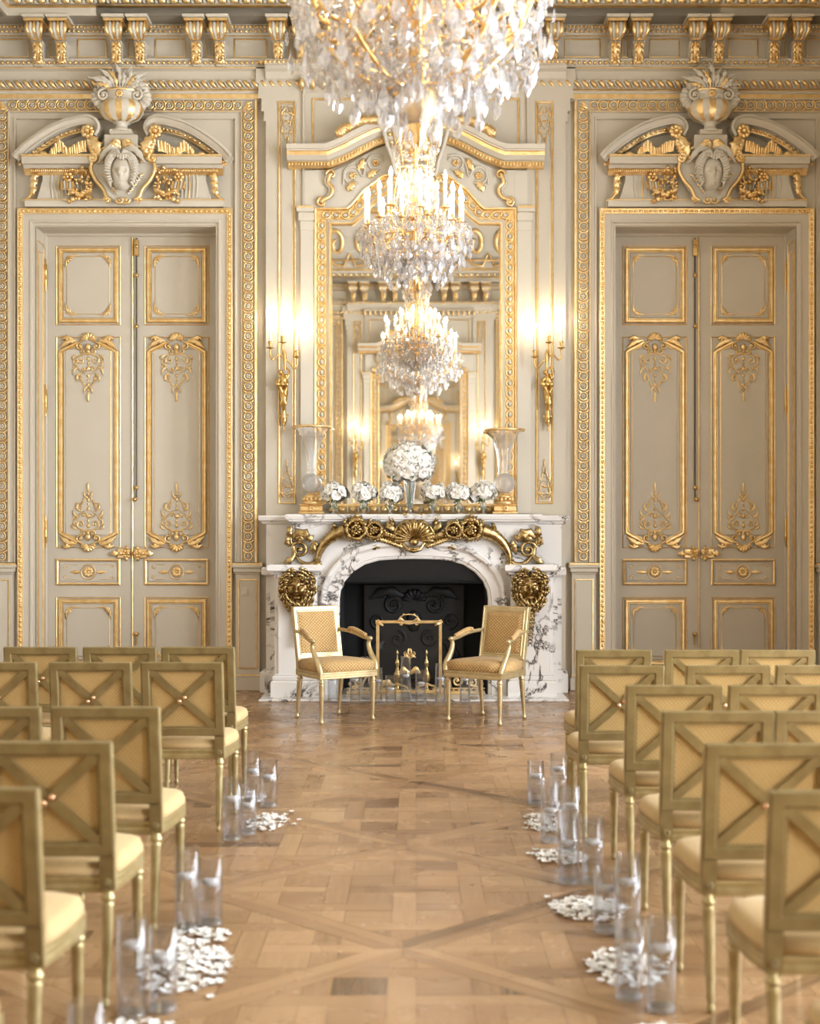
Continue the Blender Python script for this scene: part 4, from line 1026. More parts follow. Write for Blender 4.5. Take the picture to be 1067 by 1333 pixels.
# ================================================================== SCONCES
def make_sconce(side):
    root = empty('wall_sconce', (side*abs(W(369,0,.2)[0]), -BD, 0))
    k = (D-.25)/F; Zc = lambda py: HC+(HY-py)*k
    dx = lambda px: (px-369.0)*k*(1 if side < 0 else -1)
    ry = -.02
    m_ = MB()
    m_.lathe([(.003,Zc(561)),(.014,Zc(558)),(.008,Zc(555)),(.03,Zc(549)),(.034,Zc(545)),(.022,Zc(540)),(.028,Zc(537)),(.02,Zc(534)),(.03,Zc(522)),(.044,Zc(512)),(.046,Zc(508)),(.03,Zc(504)),(.02,Zc(500))], 12, (0,-.06,0))
    m_.leaf([(0,.09,Zc(534)),(0,.12,Zc(520)),(0,.09,Zc(508))], .03, .02, 3)
    for sg in (-1, 1): m_.scroll(sg*.035, Zc(541), .018, 1.1, 0, sg, .006, .06)
    for z in (545, 552): m_.blob((0,-.09,Zc(z)), .016)
    m_.build('tapered_bracket', 'brass', root)
    m_ = MB()      # entwined cherub figure: one lumpy cast body
    m_.tube([(-.01,-.07,Zc(503)),(.012,-.09,Zc(497)),(-.006,-.09,Zc(491)),(.0,-.08,Zc(486))], [.034,.042,.036,.02], 10)
    m_.blob((-.028,-.10,Zc(484)), .026, .026, .028, 10, 7); m_.blob((.026,-.09,Zc(489)), .022, .022, .024, 10, 7)
    m_.tube([(-.02,-.09,Zc(491)),(-.05,-.10,Zc(495)),(-.045,-.11,Zc(501))], [.018,.014,.010], 8); m_.tube([(.02,-.09,Zc(493)),(.05,-.09,Zc(490)),(.055,-.08,Zc(482)),(.02,-.08,Zc(477)),(-.0,-.08,Zc(480))], [.018,.013,.012,.012,.008], 8)
    m_.tube([(-.015,-.09,Zc(500)),(-.03,-.12,Zc(505)),(-.01,-.11,Zc(511))], [.022,.018,.010], 8); m_.tube([(.02,-.09,Zc(500)),(.035,-.11,Zc(505)),(.015,-.12,Zc(511))], [.022,.018,.010], 8)
    for a in (-.8,-.2,.4): m_.leaf([(a*.05,.1,Zc(507)),(a*.07,.13,Zc(500)),(a*.1,.1,Zc(493))], .02, .02, 2)
    m_.build('cast_figure', 'brass', root)
    m_ = MB(); m_.lathe([(.008,Zc(482)),(.016,Zc(476)),(.010,Zc(472)),(.024,Zc(467)),(.014,Zc(463)),(.02,Zc(460)),(.008,Zc(457))], 10, (dx(371),-.10,0)); m_.blob((0,-.04,Zc(498)), .04, .04, .05)
    m_.build('stem', 'brass', root)
    for px, pc, pt, yy in ((352.6,453,417,-.16), (369.5,447,411,-.23), (387.5,465,430,-.18)):
        x = dx(px); x0 = dx(371); zc = Zc(pc)
        m_ = MB(); pts = smoothpath([(x0,-.10,Zc(467)), ((x0*.6+x*.4),-.12,Zc(pc+8)), ((x0*.2+x*.8),(yy-.1)/2-.03,Zc(pc+16)), (x,yy,Zc(pc+10)), (x,yy,zc-.03)], 5)
        m_.tube(pts, .0085, 8); ar = m_.build('arm', 'brass', root)
        m_ = MB(); m_.lathe([(.006,-.045),(.014,-.03),(.008,-.015),(.036,-.004),(.040,.002),(.016,.004),(.012,.016),(.022,.026),(.012,.034),(.020,.046),(.022,.062),(.012,.064)], 12, (x,yy,zc)); m_.build('candle_cup', 'brass', ar)
        m_ = MB(); zt = Zc(pt)-.0; m_.lathe([(.0115,.05),(.0115,zt-zc-.0),(.004,zt-zc+.002)], 10, (x,yy,zc)); m_.build('candle', 'candle', root)
        m_ = MB(); m_.lathe([(.006,0),(.013,.014),(.015,.026),(.009,.05),(.0015,.072)], 8, (x,yy,zt)); m_.build('flame_bulb', 'flame', root)
    return root
SCONCE_W = 3.5
o = make_sconce(-1); tag(o, 'gilt three-branch wall sconce with lit candles left of the big mirror', 'wall light', 'gilt wall sconces beside the mirror')
o = make_sconce(1); tag(o, 'gilt three-branch wall sconce with lit candles right of the big mirror', 'wall light', 'gilt wall sconces beside the mirror')

# ================================================================== MARBLE FIREPLACE
fp = empty('marble_fireplace', (0, 0, 0))
tag(fp, 'white veined marble fireplace with gilt bronze shell, garlands and lion masks', 'fireplace')
FC = 538.5
def V(px, py, dep=.66):      # centred on the fireplace's own axis
    k = (D-dep)/F; return ((px-FC)*k, HC+(HY-py)*k)
ZM = 1.77
m_ = MB()        # shelf: main slab and the set-back wings
def slab(mb, hw, y0, z0, z1, prof):
    """edge-moulded slab: prof = (z, inset)"""
    mb.loft([[(-hw+i,y0+i,z),(hw-i,y0+i,z),(hw-i,-BD,z),(-hw+i,-BD,z)] for z, i in prof], 0, False)
slab(m_, 1.235, -.70, 0, 0, [(1.675,.055),(1.685,.05),(1.70,.02),(1.715,.02),(1.72,.0),(1.75,-.01),(1.765,.0),(ZM,.012)])
m_.build('mantel_shelf', 'marble', fp)
m_ = MB(); slab(m_, 1.53, -.38, 0, 0, [(1.67,.05),(1.68,.03),(1.70,.02),(1.71,.0),(1.745,-.005),(ZM-.012,.004)]); m_.build('wing_shelf', 'marble', fp)
for sg in (-1, 1):
    m_ = MB(); m_.box(*sorted((sg*1.46, sg*1.0)), -.33, -BD, .10, 1.68); m_.bevbox(*sorted((sg*1.52, sg*1.0)), -.37, -BD, 0, .22, .012); m_.bevbox(*sorted((sg*1.50, sg*1.0)), -.36, -BD, 1.17, 1.25, .012)
    m_.build('wing', 'marble', fp)
# upper block with arched opening; front plane y=-.62
YF = -.62
ah, az = .717, 1.335
arch = [(ah, .0), (ah, .95), (ah-.01, 1.03), (ah-.05, 1.12), (ah-.13, 1.21), (ah-.24, 1.28), (ah-.38, 1.32), (ah-.55, 1.332), (0, 1.335)]
archF = [(-x, z) for x, z in arch]; archF = archF+[(-x, z) for x, z in archF[:-1][::-1]]     # left foot -> over -> right foot
m_ = MB(); hwb = 1.19
for i in range(len(archF)-1):
    (xa, za), (xb, zb) = archF[i], archF[i+1]
    xo = lambda x, z: (x*1.0, 1.68)
    if abs(xa-xb) < 1e-6: continue
    for y, fl in ((YF, 0),):
        m_.add([(xa,y,za),(xb,y,zb),(xb,y,1.68),(xa,y,1.68)], [(0,1,2,3)])
for sg in (-1, 1): m_.box(*sorted((sg*ah, sg*hwb)), YF, -BD, 1.2, 1.68)
for sg in (-1, 1): m_.box(*sorted((sg*ah, sg*(1.0))), YF, -BD, 0.0, 1.2)
m_.box(-hwb, hwb, -.5, -BD, 1.36, 1.68)
m_.build('frieze_block', 'marble', fp)
m_ = MB()       # moulded architrave round the opening
m_.mold(archF, [(0,-.30),(0,.0),(.012,.012),(.03,.012),(.035,.03),(.11,.035),(.12,.05),(.135,.075),(.165,.08),(.18,.07),(.185,.0)], YF, sm=False); m_.build('arch_moulding', 'marble', fp)
for sg in (-1, 1):      # jambs: console piers with capitals
    m_ = MB(); x0, x1 = .93, 1.34
    m_.box(*sorted((sg*x0, sg*x1)), -.70, -.1, .2, 1.19)
    m_.loft([[(sg*(x0+.02),-.70,z),(sg*(x1-.02),-.70,z),(sg*(x1-.04),-.70-d_,z),(sg*(x0+.04),-.70-d_,z)][::sg] for z, d_ in ((.2,.03),(.5,.035),(.75,.05),(.95,.09),(1.1,.10),(1.19,.10))], 0, False)
    for z0, z1, e, d_ in ((0,.17,.03,.80),(.17,.22,.015,.77),(.22,.235,.0,.75),(1.16,1.19,.0,.77),(1.19,1.22,.03,.80),(1.22,1.285,.06,.85)):
        m_.bevbox(*sorted((sg*(x0-e), sg*(x1+e))), -d_, -.1, z0, z1, .012)
    m_.bevbox(*sorted((sg*x1, sg*(x1+.15))), -.5, -.1, 1.17, 1.25, .012); m_.bevbox(*sorted((sg*x1, sg*(x1+.12))), -.48, -.1, 0, .24, .012); m_.box(*sorted((sg*x1, sg*(x1+.07))), -.44, -.1, .2, 1.2)
    m_.build('jamb', 'marble', fp)
m_ = MB(); m_.bevbox(-1.46, 1.46, -1.02, -BD, 0.0, .022, .006); m_.build('hearth_slab', 'marble', fp)
# firebox
m_ = MB(); b0 = -.02
m_.box(-ah-.02, -ah+.015, YF+.02, b0, 0.022, 1.4); m_.box(ah-.015, ah+.02, YF+.02, b0, .022, 1.4); m_.box(-ah, ah, b0-.02, b0, .022, 1.4); m_.box(-ah, ah, YF+.05, b0, 1.33, 1.38)
fb = m_.build('firebox', 'soot', fp)
m_ = MB(); m_.mold([(-ah,1.13),(ah,1.13)], [(0,0),(0,.03),(-.012,.04),(-.03,.03),(-.04,0)], YF+.06); m_.add([(-ah,YF+.06,1.13),(ah,YF+.06,1.13),(ah,YF+.03,1.36),(-ah,YF+.03,1.36)], [(0,1,2,3)])
m_.build('smoke_hood', 'iron', fb)
m_ = MB(); m_.bevbox(-.5, .5, -.10, -.045, .1, 1.08, .02)       # cast fireback with relief
for sg in (-1, 1):
    m_.scroll(sg*.2, .86, .10, 1.4, PI/2, -sg, .018, .11); m_.scroll(sg*.36, .7, .08, 1.3, -PI/2, sg, .016, .11); m_.scroll(sg*.16, .52, .09, 1.3, PI/2, sg, .016, .11)
    m_.leaf([(sg*.1,.1,.95),(sg*.28,.13,1.0),(sg*.45,.1,.92)], .05, .03, 3); m_.leaf([(sg*.3,.1,.5),(sg*.4,.13,.4),(sg*.42,.1,.25)], .05, .03, 3)
m_.shell(0, .9, .12, .1, .04, 0, PI, 7); m_.blob((0,-.11,.7), .08, .03, .11, 10, 6)
m_.build('fireback', 'iron', fb)

# --- gilt bronze: shell, horns, garlands, all standing on the frieze
GY = .63
def bronze_side(sg):
    m_ = MB(); y = GY+.02
    def X(px, py): return V(px, py, .68)
    def T(pts, rad, n=7, h=0.0, dens_=4):
        pp = smoothpath([X(*p)+(0,) for p in pts], dens_); K = len(pp)
        rr = [rad[0]+(rad[-1]-rad[0])*k/(K-1) if len(rad) == 2 else np.interp(k/(K-1), np.linspace(0,1,len(rad)), rad) for k in range(K)]
        m_.tube([(x,-(y+h),z) for x, z, _ in pp], [float(r) for r in rr], n)
    def Lf(pts, w_, h=.035, lobes=3, y0=0.0):
        pp = smoothpath([X(*p)+(0,) for p in pts], 3); K = len(pp)
        m_.leaf([(x,y+y0+.03*math.sin(PI*k/(K-1)),z) for k, (x, z, _) in enumerate(pp)], w_, h, lobes)
    # outer C scroll with its spiral and flame leaves
    x, z = X(389.5,716); m_.scroll(x, z, .085, 1.5, PI*.9, -1, .02, y+.01)
    T([(376,731),(382,724),(381,712),(378,704),(379,694)], [.02,.026,.02,.012])
    T([(383,722),(392,732),(403,735),(411,732),(415,724)], [.012,.022,.028,.02])
    Lf([(380,700),(388,694),(396,695),(403,701),(408,696)], .045, .035, 4); Lf([(384,706),(390,700),(396,704)], .03)
    Lf([(379,700),(376,692),(381,683)], .03); Lf([(376,712),(373,704),(378,697)], .025); Lf([(405,722),(408,712),(406,705)], .03); Lf([(409,714),(411,708),(407,703)], .022)
    Lf([(384,722),(376,730),(368,733)], .03, .03, 2); T([(409,727),(415,733),(416,738)], [.02,.03,.02]); m_.blob((X(414,735)[0],-y-.03,X(414,735)[1]), .03, .03, .03)
    # ribbed horn
    pts = smoothpath([X(*p)+(0,) for p in ((413,731),(416,718),(424,705),(436,696),(449,691))], 7); K = len(pts)
    m_.tube([(px_,-(y+.02),pz_) for px_, pz_, _ in pts], [(.022+.052*k/(K-1))*(1+.10*(k % 2)) for k in range(K)], 12)
    m_.blob((X(435,686)[0],-y-.05,X(435,684)[1]), .02); Lf([(432,692),(434,684),(438,681)], .02, .03, 1)
    # flowers
    rn = random.Random(4)
    for px, py, R in ((464,689,.12),(487,690,.092)):
        cx, cz = X(px, py)
        m_.rosette(cx, cz, R*.5, y+.07, 7, .05)
        m_.rosette(cx+.01, cz, R*.28, y+.10, 5, .05)
        for k in range(38):
            a = 2*PI*k/38+rn.uniform(-.1,.1); r0, r1 = R*.45, R*rn.uniform(.95,1.25)
            m_.leaf([(cx+r0*math.cos(a),y+.05,cz+r0*math.sin(a)),(cx+(r0+r1)/2*math.cos(a),y+.10,cz+(r0+r1)/2*math.sin(a)),(cx+r1*math.cos(a+.15),y+.03,cz+r1*math.sin(a+.15))], R*.16, .035, 2)
        for k in range(26):
            a = rn.uniform(0, 2*PI); r0 = R*rn.uniform(.5,1.15); m_.blob((cx+r0*math.cos(a),-y-.08,cz+r0*math.sin(a)), rn.uniform(.012,.022), .02, rn.uniform(.012,.022), 6, 4)
    # garland trailing to the shell
    for k in range(9):
        t = k/8; px, py = 490+26*t, 697+9*t
        for q in (-1, 1): Lf([(px,py),(px+5,py+q*5),(px+9,py+q*3)], .022, .03, 2, .02)
    T([(488,696),(500,703),(513,709),(524,708),(529,701),(527,695),(522,696)], [.012,.02,.03,.034,.024,.014])
    T([(500,708),(492,711),(484,714)], [.02,.014]); Lf([(497,708),(489,711),(481,715)], .03, .03, 3)
    # shell surround
    T([(521,697),(513,690),(510,682),(514,676),(521,675),(526,680)], [.014,.026,.03,.03,.022,.014]); Lf([(516,690),(507,687),(503,678)], .035, .04, 3); Lf([(513,680),(508,674),(516,671)], .03, .04, 2); Lf([(524,676),(528,671),(536,671)], .03, .04, 2)
    if sg > 0:
        for i in range(len(m_.v)): m_.v[i] = flipx(m_.v[i])
    m_.build('bronze_garland', 'bronze', fp)
for sg in (-1, 1): bronze_side(sg)
m_ = MB(); x, z = V(539, 699, .7)
m_.shell(0, z-.03, .20, GY+.02, .10, -.25, PI+.25, 9, 0, rin=.1)
m_.tube([(.2*math.cos(a)*1.0,-GY-.05,z-.03+.2*math.sin(a)) for a in [-.3+(PI+.6)*k/18 for k in range(19)]], .016, 6)
for k in range(7): m_.blob((-.06+.02*k,-GY-.09,z-.10-.012*math.cos((k-3)*.4)), .014, .02, .016, 6, 4)
m_.tube([(-.10,-GY-.06,z-.06),(-.06,-GY-.09,z-.12),(0,-GY-.10,z-.14),(.06,-GY-.09,z-.12),(.10,-GY-.06,z-.06)], .018, 6)
m_.blob((0,-GY-.08,z-.05), .05, .05, .04)
m_.build('bronze_shell', 'bronze', fp)
def lion(sg):
    m_ = MB(); cx, cz = sg*abs(V(387,766,.82)[0]), V(387,766,.82)[1]; y = .80
    g2 = lambda x, z, a, b_, sx, sz: math.exp(-((x-a)/sx)**2-((z-b_)/sz)**2)
    def f(x, z):
        h = .08*math.sqrt(max(0, 1-(x*x+z*z)*.95)); h += .05*g2(x,z,0,-.28,.3,.28)+.03*g2(x,z,0,.05,.14,.35)+.02*g2(x,z,-.36,.32,.2,.1)+.02*g2(x,z,.36,.32,.2,.1)
        h -= .03*g2(x,z,-.34,.15,.13,.09)+.03*g2(x,z,.34,.15,.13,.09)+.04*g2(x,z,0,-.52,.25,.07); h += .02*g2(x,z,0,-.15,.14,.08)
        return h
    m_.hf(cx, cz+.0, .115, .14, f, y+.01, 20, 22)
    rn = random.Random(3)
    for ring, (r0, r1, n_) in enumerate(()):
        for k in range(n_):
            a = 2*PI*(k+.5*ring)/n_+rn.uniform(-.1,.1); rr = r1*rn.uniform(.8,1.0)
            m_.leaf([(cx+r0*math.cos(a)*.85,y+.07-.025*ring,cz+r0*math.sin(a)),(cx+(r0+rr)/2*math.cos(a+.1)*.85,y+.10-.03*ring,cz+(r0+rr)/2*math.sin(a+.1)-.0),(cx+rr*math.cos(a+.25)*.85,y+.02,cz+rr*math.sin(a+.25)-.02)], .022, .035, 1)
    for ring, (r0, n_, L_) in enumerate(((.105,19,.065),(.135,24,.07),(.16,26,.07),(.185,26,.06))):      # tumbling locks of the mane
        for k in range(n_):
            a = 2*PI*(k+.5*ring)/n_+rn.uniform(-.12,.12); x_, z_ = cx+r0*.82*math.cos(a), cz+r0*math.sin(a)*1.05; h = y+.085-.03*ring; q_ = math.copysign(1, math.cos(a)); dr = a-.5*q_
            p1 = (x_+L_*.5*math.cos(dr), -(h+.03), z_+L_*.5*math.sin(dr)); p2 = (x_+L_*.8*math.cos(dr-.9*q_), -(h+.01), z_+L_*.7*math.sin(dr)-.03)
            m_.tube(smoothpath([(x_,-h,z_), p1, p2, (p2[0]*.6+x_*.4, -(h+.02), p2[2]-.015)], 3), [.008,.011,.013,.014,.013,.012,.011,.009,.007,.004], 5)
    for k in range(9):     # chain of husks below
        z = cz-.24-k*.035; s_ = 1-.07*k
        for q in (-1, 1): m_.leaf([(cx,y-.02,z),(cx+q*.03*s_,y,z-.01),(cx+q*.045*s_,y-.03,z-.04)], .018*s_, .03, 1)
        m_.blob((cx,-y+.0,z-.01), .018*s_, .018, .018*s_, 6, 4)
    for q, dx_ in ((1,.17),):
        m_.scroll(cx-sg*(.17), cz+.13, .03, 1.2, 0, 1, .012, y-.05); m_.leaf([(cx-sg*.13,y-.06,cz+.14),(cx-sg*.17,y-.03,cz+.16),(cx-sg*.22,y-.06,cz+.13)], .03, .03, 2)
    m_.build('lion_mask', 'bronze', fp)
lion(-1); lion(1)
for c in [c for c in COL.objects if c.parent == fp]: c.location.x += (FC-CX)*(D-.66)/F

# ------------------------------------------------------------------ fire screen, andirons, fender
def Pw(px, y_base):      # ground point (x, y) below a photographed foot point
    d = HC*F/(y_base-HY); return ((px-CX)*d/F, d-D)
fs = empty('fire_screen', (0, 0, 0)); tag(fs, 'gilt framed glass fire screen standing in front of the dark hearth', 'fire screen')
ys_ = -.84; k = (D+ys_)/F; X = lambda px: (px-CX)*k; Z = lambda py: HC+(HY-py)*k
x0, x1, z1, z0 = X(489.5), X(575), Z(807.5), .06
m_ = MB(); m_.mold(rect(x0, x1, z0, z1), [(-.0,-.012),(0,.012),(.006,.02),(.022,.02),(.030,.012),(.03,-.012),(0,-.012)], ys_, True)
for sx, xx in ((1,x0+.015),(-1,x1-.015)):
    m_.rosette(xx, z1-.015, .026, -ys_+.012, 5, .02); m_.leaf([(xx,-ys_+.015,z1-.02),(xx+sx*.03,-ys_+.03,z1-.035),(xx+sx*.055,-ys_+.015,z1-.05)], .014, .015, 1)
for sx in (-1, 1):
    xc = (x0+x1)/2; m_.leaf([(xc+sx*.04,-ys_+.01,z1-.01),(xc+sx*.08,-ys_+.03,z1+.01),(xc+sx*.12,-ys_+.01,z1-.012)], .016, .015, 2)
    m_.scroll(xc+sx*.07, z1-.03, .022, 1, PI/2, -sx, .006, -ys_+.01); m_.tube([(xc+sx*.08,ys_,z1),(xc+sx*.085,ys_-.01,z1+.03),(xc+sx*.05,ys_-.01,z1+.052),(xc,ys_-.01,z1+.058)], .007, 6)
    m_.box(*sorted((xc+sx*.28,xc+sx*.31)), ys_-.12, ys_+.12, .022, .06)
    m_.blob((xc+sx*.05,ys_,z1+.055), .012); m_.tube([(xc+sx*.06,ys_,z1-.0),(xc+sx*.055,ys_-.01,z1-.025),(xc+sx*.0,ys_-.01,z1-.035)], .006, 6)
m_.build('frame', 'gold', fs)
m_ = MB(); m_.box(x0+.025, x1-.025, ys_-.001, ys_+.001, z0+.02, z1-.02); m_.build('glass_pane', 'pane', fs)
m_ = MB(); xc, zc = X(533), Z(854)
for sx in (-1, 1):
    m_.scroll(xc+sx*.035, zc+.02, .022, 1.1, PI/2, -sx, .005, -ys_+.01); m_.leaf([(xc,-ys_+.005,zc-.03),(xc+sx*.03,-ys_+.015,zc+.0),(xc+sx*.06,-ys_+.005,zc-.015)], .012, .01, 2); m_.leaf([(xc+sx*.005,-ys_+.005,zc),(xc+sx*.015,-ys_+.015,zc+.04),(xc+sx*.005,-ys_+.005,zc+.075)], .012, .01, 1)
m_.leaf([(xc,-ys_+.005,zc),(xc,-ys_+.012,zc-.03),(xc,-ys_+.005,zc-.07)], .012, .01, 1)
for sx in (-1, 1): m_.leaf([(xc,-ys_+.005,.25),(xc+sx*.06,-ys_+.015,.28),(xc+sx*.1,-ys_+.005,.25)], .03, .02, 2)
m_.build('centre_ornament', 'gold', fs)
def andiron(px):
    k = (D-.55)/F; x = (px-CX)*k; r = empty('andiron', (x, -.52, 0))
    m_ = MB(); m_.lathe([(.05,.022),(.05,.05),(.03,.07),(.02,.12),(.045,.17),(.05,.21),(.025,.25),(.015,.28),(.03,.31),(.03,.33),(.012,.36),(.008,.40),(.018,.42),(.0,.45)], 12); m_.build('finial', 'bronze', r)
    m_ = MB(); m_.box(-.012, .012, 0, .38, .12, .145); m_.box(-.012, .012, .34, .365, .022, .12); m_.build('log_bar', 'iron', r)
    for sg in (-1, 1):
        f_ = MB(); f_.scroll(sg*.075, .06, .03, 1.1, PI/2, -sg, .012, .02); f_.tube([(0,-.02,.12),(sg*.04,-.02,.10),(sg*.075,-.02,.095)], .012, 6); f_.build('scroll_foot', 'gold', r)
    return r
tag(andiron(517), 'bronze finial andiron in the hearth, the left one of two behind the screen', 'andiron', 'andirons'); tag(andiron(555), 'bronze finial andiron in the hearth, the right one of two behind the screen', 'andiron', 'andirons')
def fender(side):
    r = empty('hearth_fender', (side*.42, -.60, .022)); m_ = MB(); m_.bevbox(-.25, .25, -.02, .02, 0, .035, .006); m_.bevbox(-.25, .25, -.015, .015, .05, .065, .004)
    for k in range(9): m_.blob((-.22+.055*k,0,.042), .012, .012, .012, 6, 4)
    m_.build('rail', 'gold', r); m_ = MB()
    m_.scroll(-side*.02, .13, .06, 1.3, PI/2, -side, .014, .0); m_.scroll(side*.13, .12, .045, 1.2, -PI/2, side, .012, .0); m_.tube([(-side*.02,0,.19),(side*.06,0,.17),(side*.10,0,.09),(side*.2,0,.07)], .013, 6); m_.leaf([(-side*.08,.01,.07),(-side*.13,.03,.12),(-side*.2,.01,.09)], .03, .02, 3); m_.blob((side*.22,0,.10), .02)
    m_.build('scroll', 'gold', r); return r
tag(fender(-1), 'gilt scrolled hearth fender end on the left of the hearth', 'fender', 'hearth fenders'); tag(fender(1), 'gilt scrolled hearth fender end on the right of the hearth', 'fender', 'hearth fenders')

so = empty('wall_socket', (W(318,0,.1)[0], -.092, W(0,770,.1)[1])); tag(so, 'small square cream wall socket on the pedestal left of the fireplace', 'socket')
m_ = MB(); m_.bevbox(-.03, .03, -.012, 0, -.04, .04, .003); m_.build('cover_plate', 'paint2', so); m_ = MB(); m_.bevbox(-.02, .02, -.016, -.01, -.028, .028, .002); m_.build('socket_insert', 'ceil', so)
# ================================================================== ON THE MANTEL
def trumpet(px, rimpy, glpy, side):
    k = (D-.30)/F; x = (px-CX)*k; z = lambda py: HC+(HY-py)*k
    t = empty('crystal_trumpet_vase', (x, -.30, ZM)); Z = lambda py: z(py)-ZM; base = Z(0)*0
    off = 3 if side > 0 else 0
    m_ = MB(); m_.bevbox(-.125, .125, -.075, .125, 0, .03, .008); m_.bevbox(-.11, .11, -.07, .11, .03, .085, .008); m_.bevbox(-.12, .12, -.075, .12, .085, .10, .006)
    m_.lathe([(.09,.10),(.10,.115),(.085,.13),(.06,.145),(.075,.165),(.08,.18),(.05,.195),(.045,.21)], 20)
    for i in range(12): a = 2*PI*i/12; m_.blob((.082*math.cos(a),.082*math.sin(a),.15), .018, .018, .022, 5, 4)
    m_.rosette(0, .058, .03, .071, 6, .014)
    m_.build('gilt_plinth', 'gold', t)
    zg = .21+.095; m_ = MB(); m_.blob((0,0,zg), .10, .10, .10, 24, 14); m_.build('crystal_globe', 'frost', t)
    zt = Z(rimpy); z0 = zg+.10
    prof = [(.045,z0-.005),(.06,z0+.01),(.045,z0+.03),(.05,z0+.08),(.058,z0+.16),(.075,z0+.26),(.105,z0+.36),(.15,zt-.03),(.185,zt)]
    m_ = MB(); m_.loft([[(r*(1-.05*(i % 2))*math.cos(2*PI*i/32), r*(1-.05*(i % 2))*math.sin(2*PI*i/32), zz) for i in range(32)] for r, zz in prof], 0, True, caps=False)
    m_.build('fluted_glass', 'flute', t)
    m_ = MB(); m_.tube([(.19*math.cos(a), .19*math.sin(a), zt) for a in [2*PI*i/40 for i in range(41)]], .013, 8); m_.build('gilt_rim', 'gold', t)
    return t
M['frost'] = glassy('frosted crystal globe', .4, (.98,.97,.95), .2, 1.2, 2.0, .2)
M['flute'] = glassy('fluted crystal', .3, (1,1,1), .02, 1.5, 1.8, .08)
tag(trumpet(406, 556, 627, -1), 'tall fluted crystal trumpet vase on a globe and gilt plinth, left end of the mantel', 'vase', 'crystal trumpet vases')
tag(trumpet(657, 560, 630, 1), 'tall fluted crystal trumpet vase on a globe and gilt plinth, right end of the mantel', 'vase', 'crystal trumpet vases')

def rose_mb(R=.03, seed=0):
    """open rose: a tight heart and three whorls of cupped, ruffled petals"""
    rn = random.Random(seed); m_ = MB(); m_.blob((0,0,R*.1), R*.30, R*.30, R*.38, 8, 5)
    for ring, (n_, r0, z0, L_, open_) in enumerate(((3,.22,-.1,.75,.35),(4,.34,-.2,.95,.75),(6,.42,-.35,1.15,1.15))):
        for k in range(n_):
            a = 2*PI*(k+.37*ring)/n_+rn.uniform(-.15,.15); vs = []; tw = rn.uniform(-.2,.2)
            for i in range(5):
                for j in range(5):
                    u = i/4; v = (j/4-.5)*2; th_ = open_*(.25+.75*u); half = (.55+.25*ring)*math.sin(PI*min(.93,.25+.6*u))
                    da = v*half*1.05; rr = R*(r0+L_*u*math.sin(th_))*(1-.10*v*v); zz = R*(z0+L_*u*math.cos(th_)+.14*u*u*math.sin(3*v+k)-.10*v*v*u)
                    vs.append((rr*math.cos(a+da+tw*u), rr*math.sin(a+da+tw*u), zz))
            m_.add(vs, [(i*5+j,i*5+j+1,i*5+j+6,i*5+j+5) for i in range(4) for j in range(4)], 0, True)
    return m_
rose_src = [None, None]
def add_rose(parent, c, out, R, s):
    src = rose_src[s]
    if src is None:
        o = rose_mb(.03, s).build('rose', 'rose', parent); rose_src[s] = o
    else: o = inst(src, parent=parent)
    o.location = c; o.rotation_euler = Vector(out).to_track_quat('Z', 'Y').to_euler(); o.scale = (R/.03,)*3
    return o
def leafy(parent, pts, L_=.04):
    m_ = MB()
    for (x, y, z), (ox, oy, oz) in pts:
        a = Vector((x,y,z)); d = Vector((ox,oy,oz)).normalized(); s_ = d.cross(Vector((0,0,1))); s_.normalize()
        m_.add([tuple(a), tuple(a+d*L_*.5+s_*L_*.28), tuple(a+d*L_+Vector((0,0,-.006))), tuple(a+d*L_*.5-s_*L_*.28)], [(0,1,2,3)])
    return m_.build('leaf', 'green', parent)
def gv(prof, loc, label, n=20, grp=None, nm='glass_flower_vase'):
    m_ = MB(); m_.lathe_open(prof, n); o = m_.build(nm, 'vaseglass'); o.location = loc; tag(o, label, 'vase', grp); return o
k = (D-.52)/F
# central bouquet
x = (533-CX)*k; zc = HC+(HY-604)*k; rb = 36*k
gv([(.055,0),(.05,.008),(.015,.02),(.012,.05),(.03,.07),(.035,.10),(.055,.30),(.06,.33)], (x,-.52,ZM), 'fluted glass pedestal vase under the big white bouquet', 24)
bq = empty('rose_bouquet', (x, -.52, ZM+.30)); tag(bq, 'large domed bouquet of white roses at the middle of the mantel', 'bouquet')
rn = random.Random(21); N_ = 58; pts = []
for i in range(N_):
    zz = 1-1.62*(i+.5)/N_; a = i*2.39996; r = math.sqrt(1-zz*zz); d = Vector((r*math.cos(a), r*math.sin(a), zz)); R = rn.uniform(.038,.056)
    q_ = rn.uniform(.84,1.0); c = Vector((d.x*rb*.92*q_, d.y*rb*.75*q_, d.z*rb*.74*q_+zc-(ZM+.30)))
    add_rose(bq, tuple(c), tuple(d), R, i % 2)
    if i % 3 == 0: pts.append((tuple(c), tuple(d+Vector((rn.uniform(-.4,.4),rn.uniform(-.4,.4),rn.uniform(-.4,.2))))))
m_ = MB(); m_.blob((0,0,zc-(ZM+.30)), rb*.62, rb*.5, rb*.46, 14, 8); m_.build('flower_core', 'rose', bq)
leafy(bq, pts, .06)
m_ = MB()
for i in range(6): a = i; m_.tube([(.012*math.cos(a),.012*math.sin(a),-.24),(.03*math.cos(a+.6),.03*math.sin(a+.6),.0)], .004, 5)
m_.build('stem', 'green', bq)
names = ['leftmost small posy of white roses on the mantel, beside the left trumpet vase', 'second small posy of white roses from the left on the mantel', 'small posy of white roses just left of the central bouquet', 'small posy of white roses just right of the central bouquet', 'second small posy of white roses from the right on the mantel', 'rightmost small posy of white roses on the mantel, beside the right trumpet vase']
k = (D-.50)/F
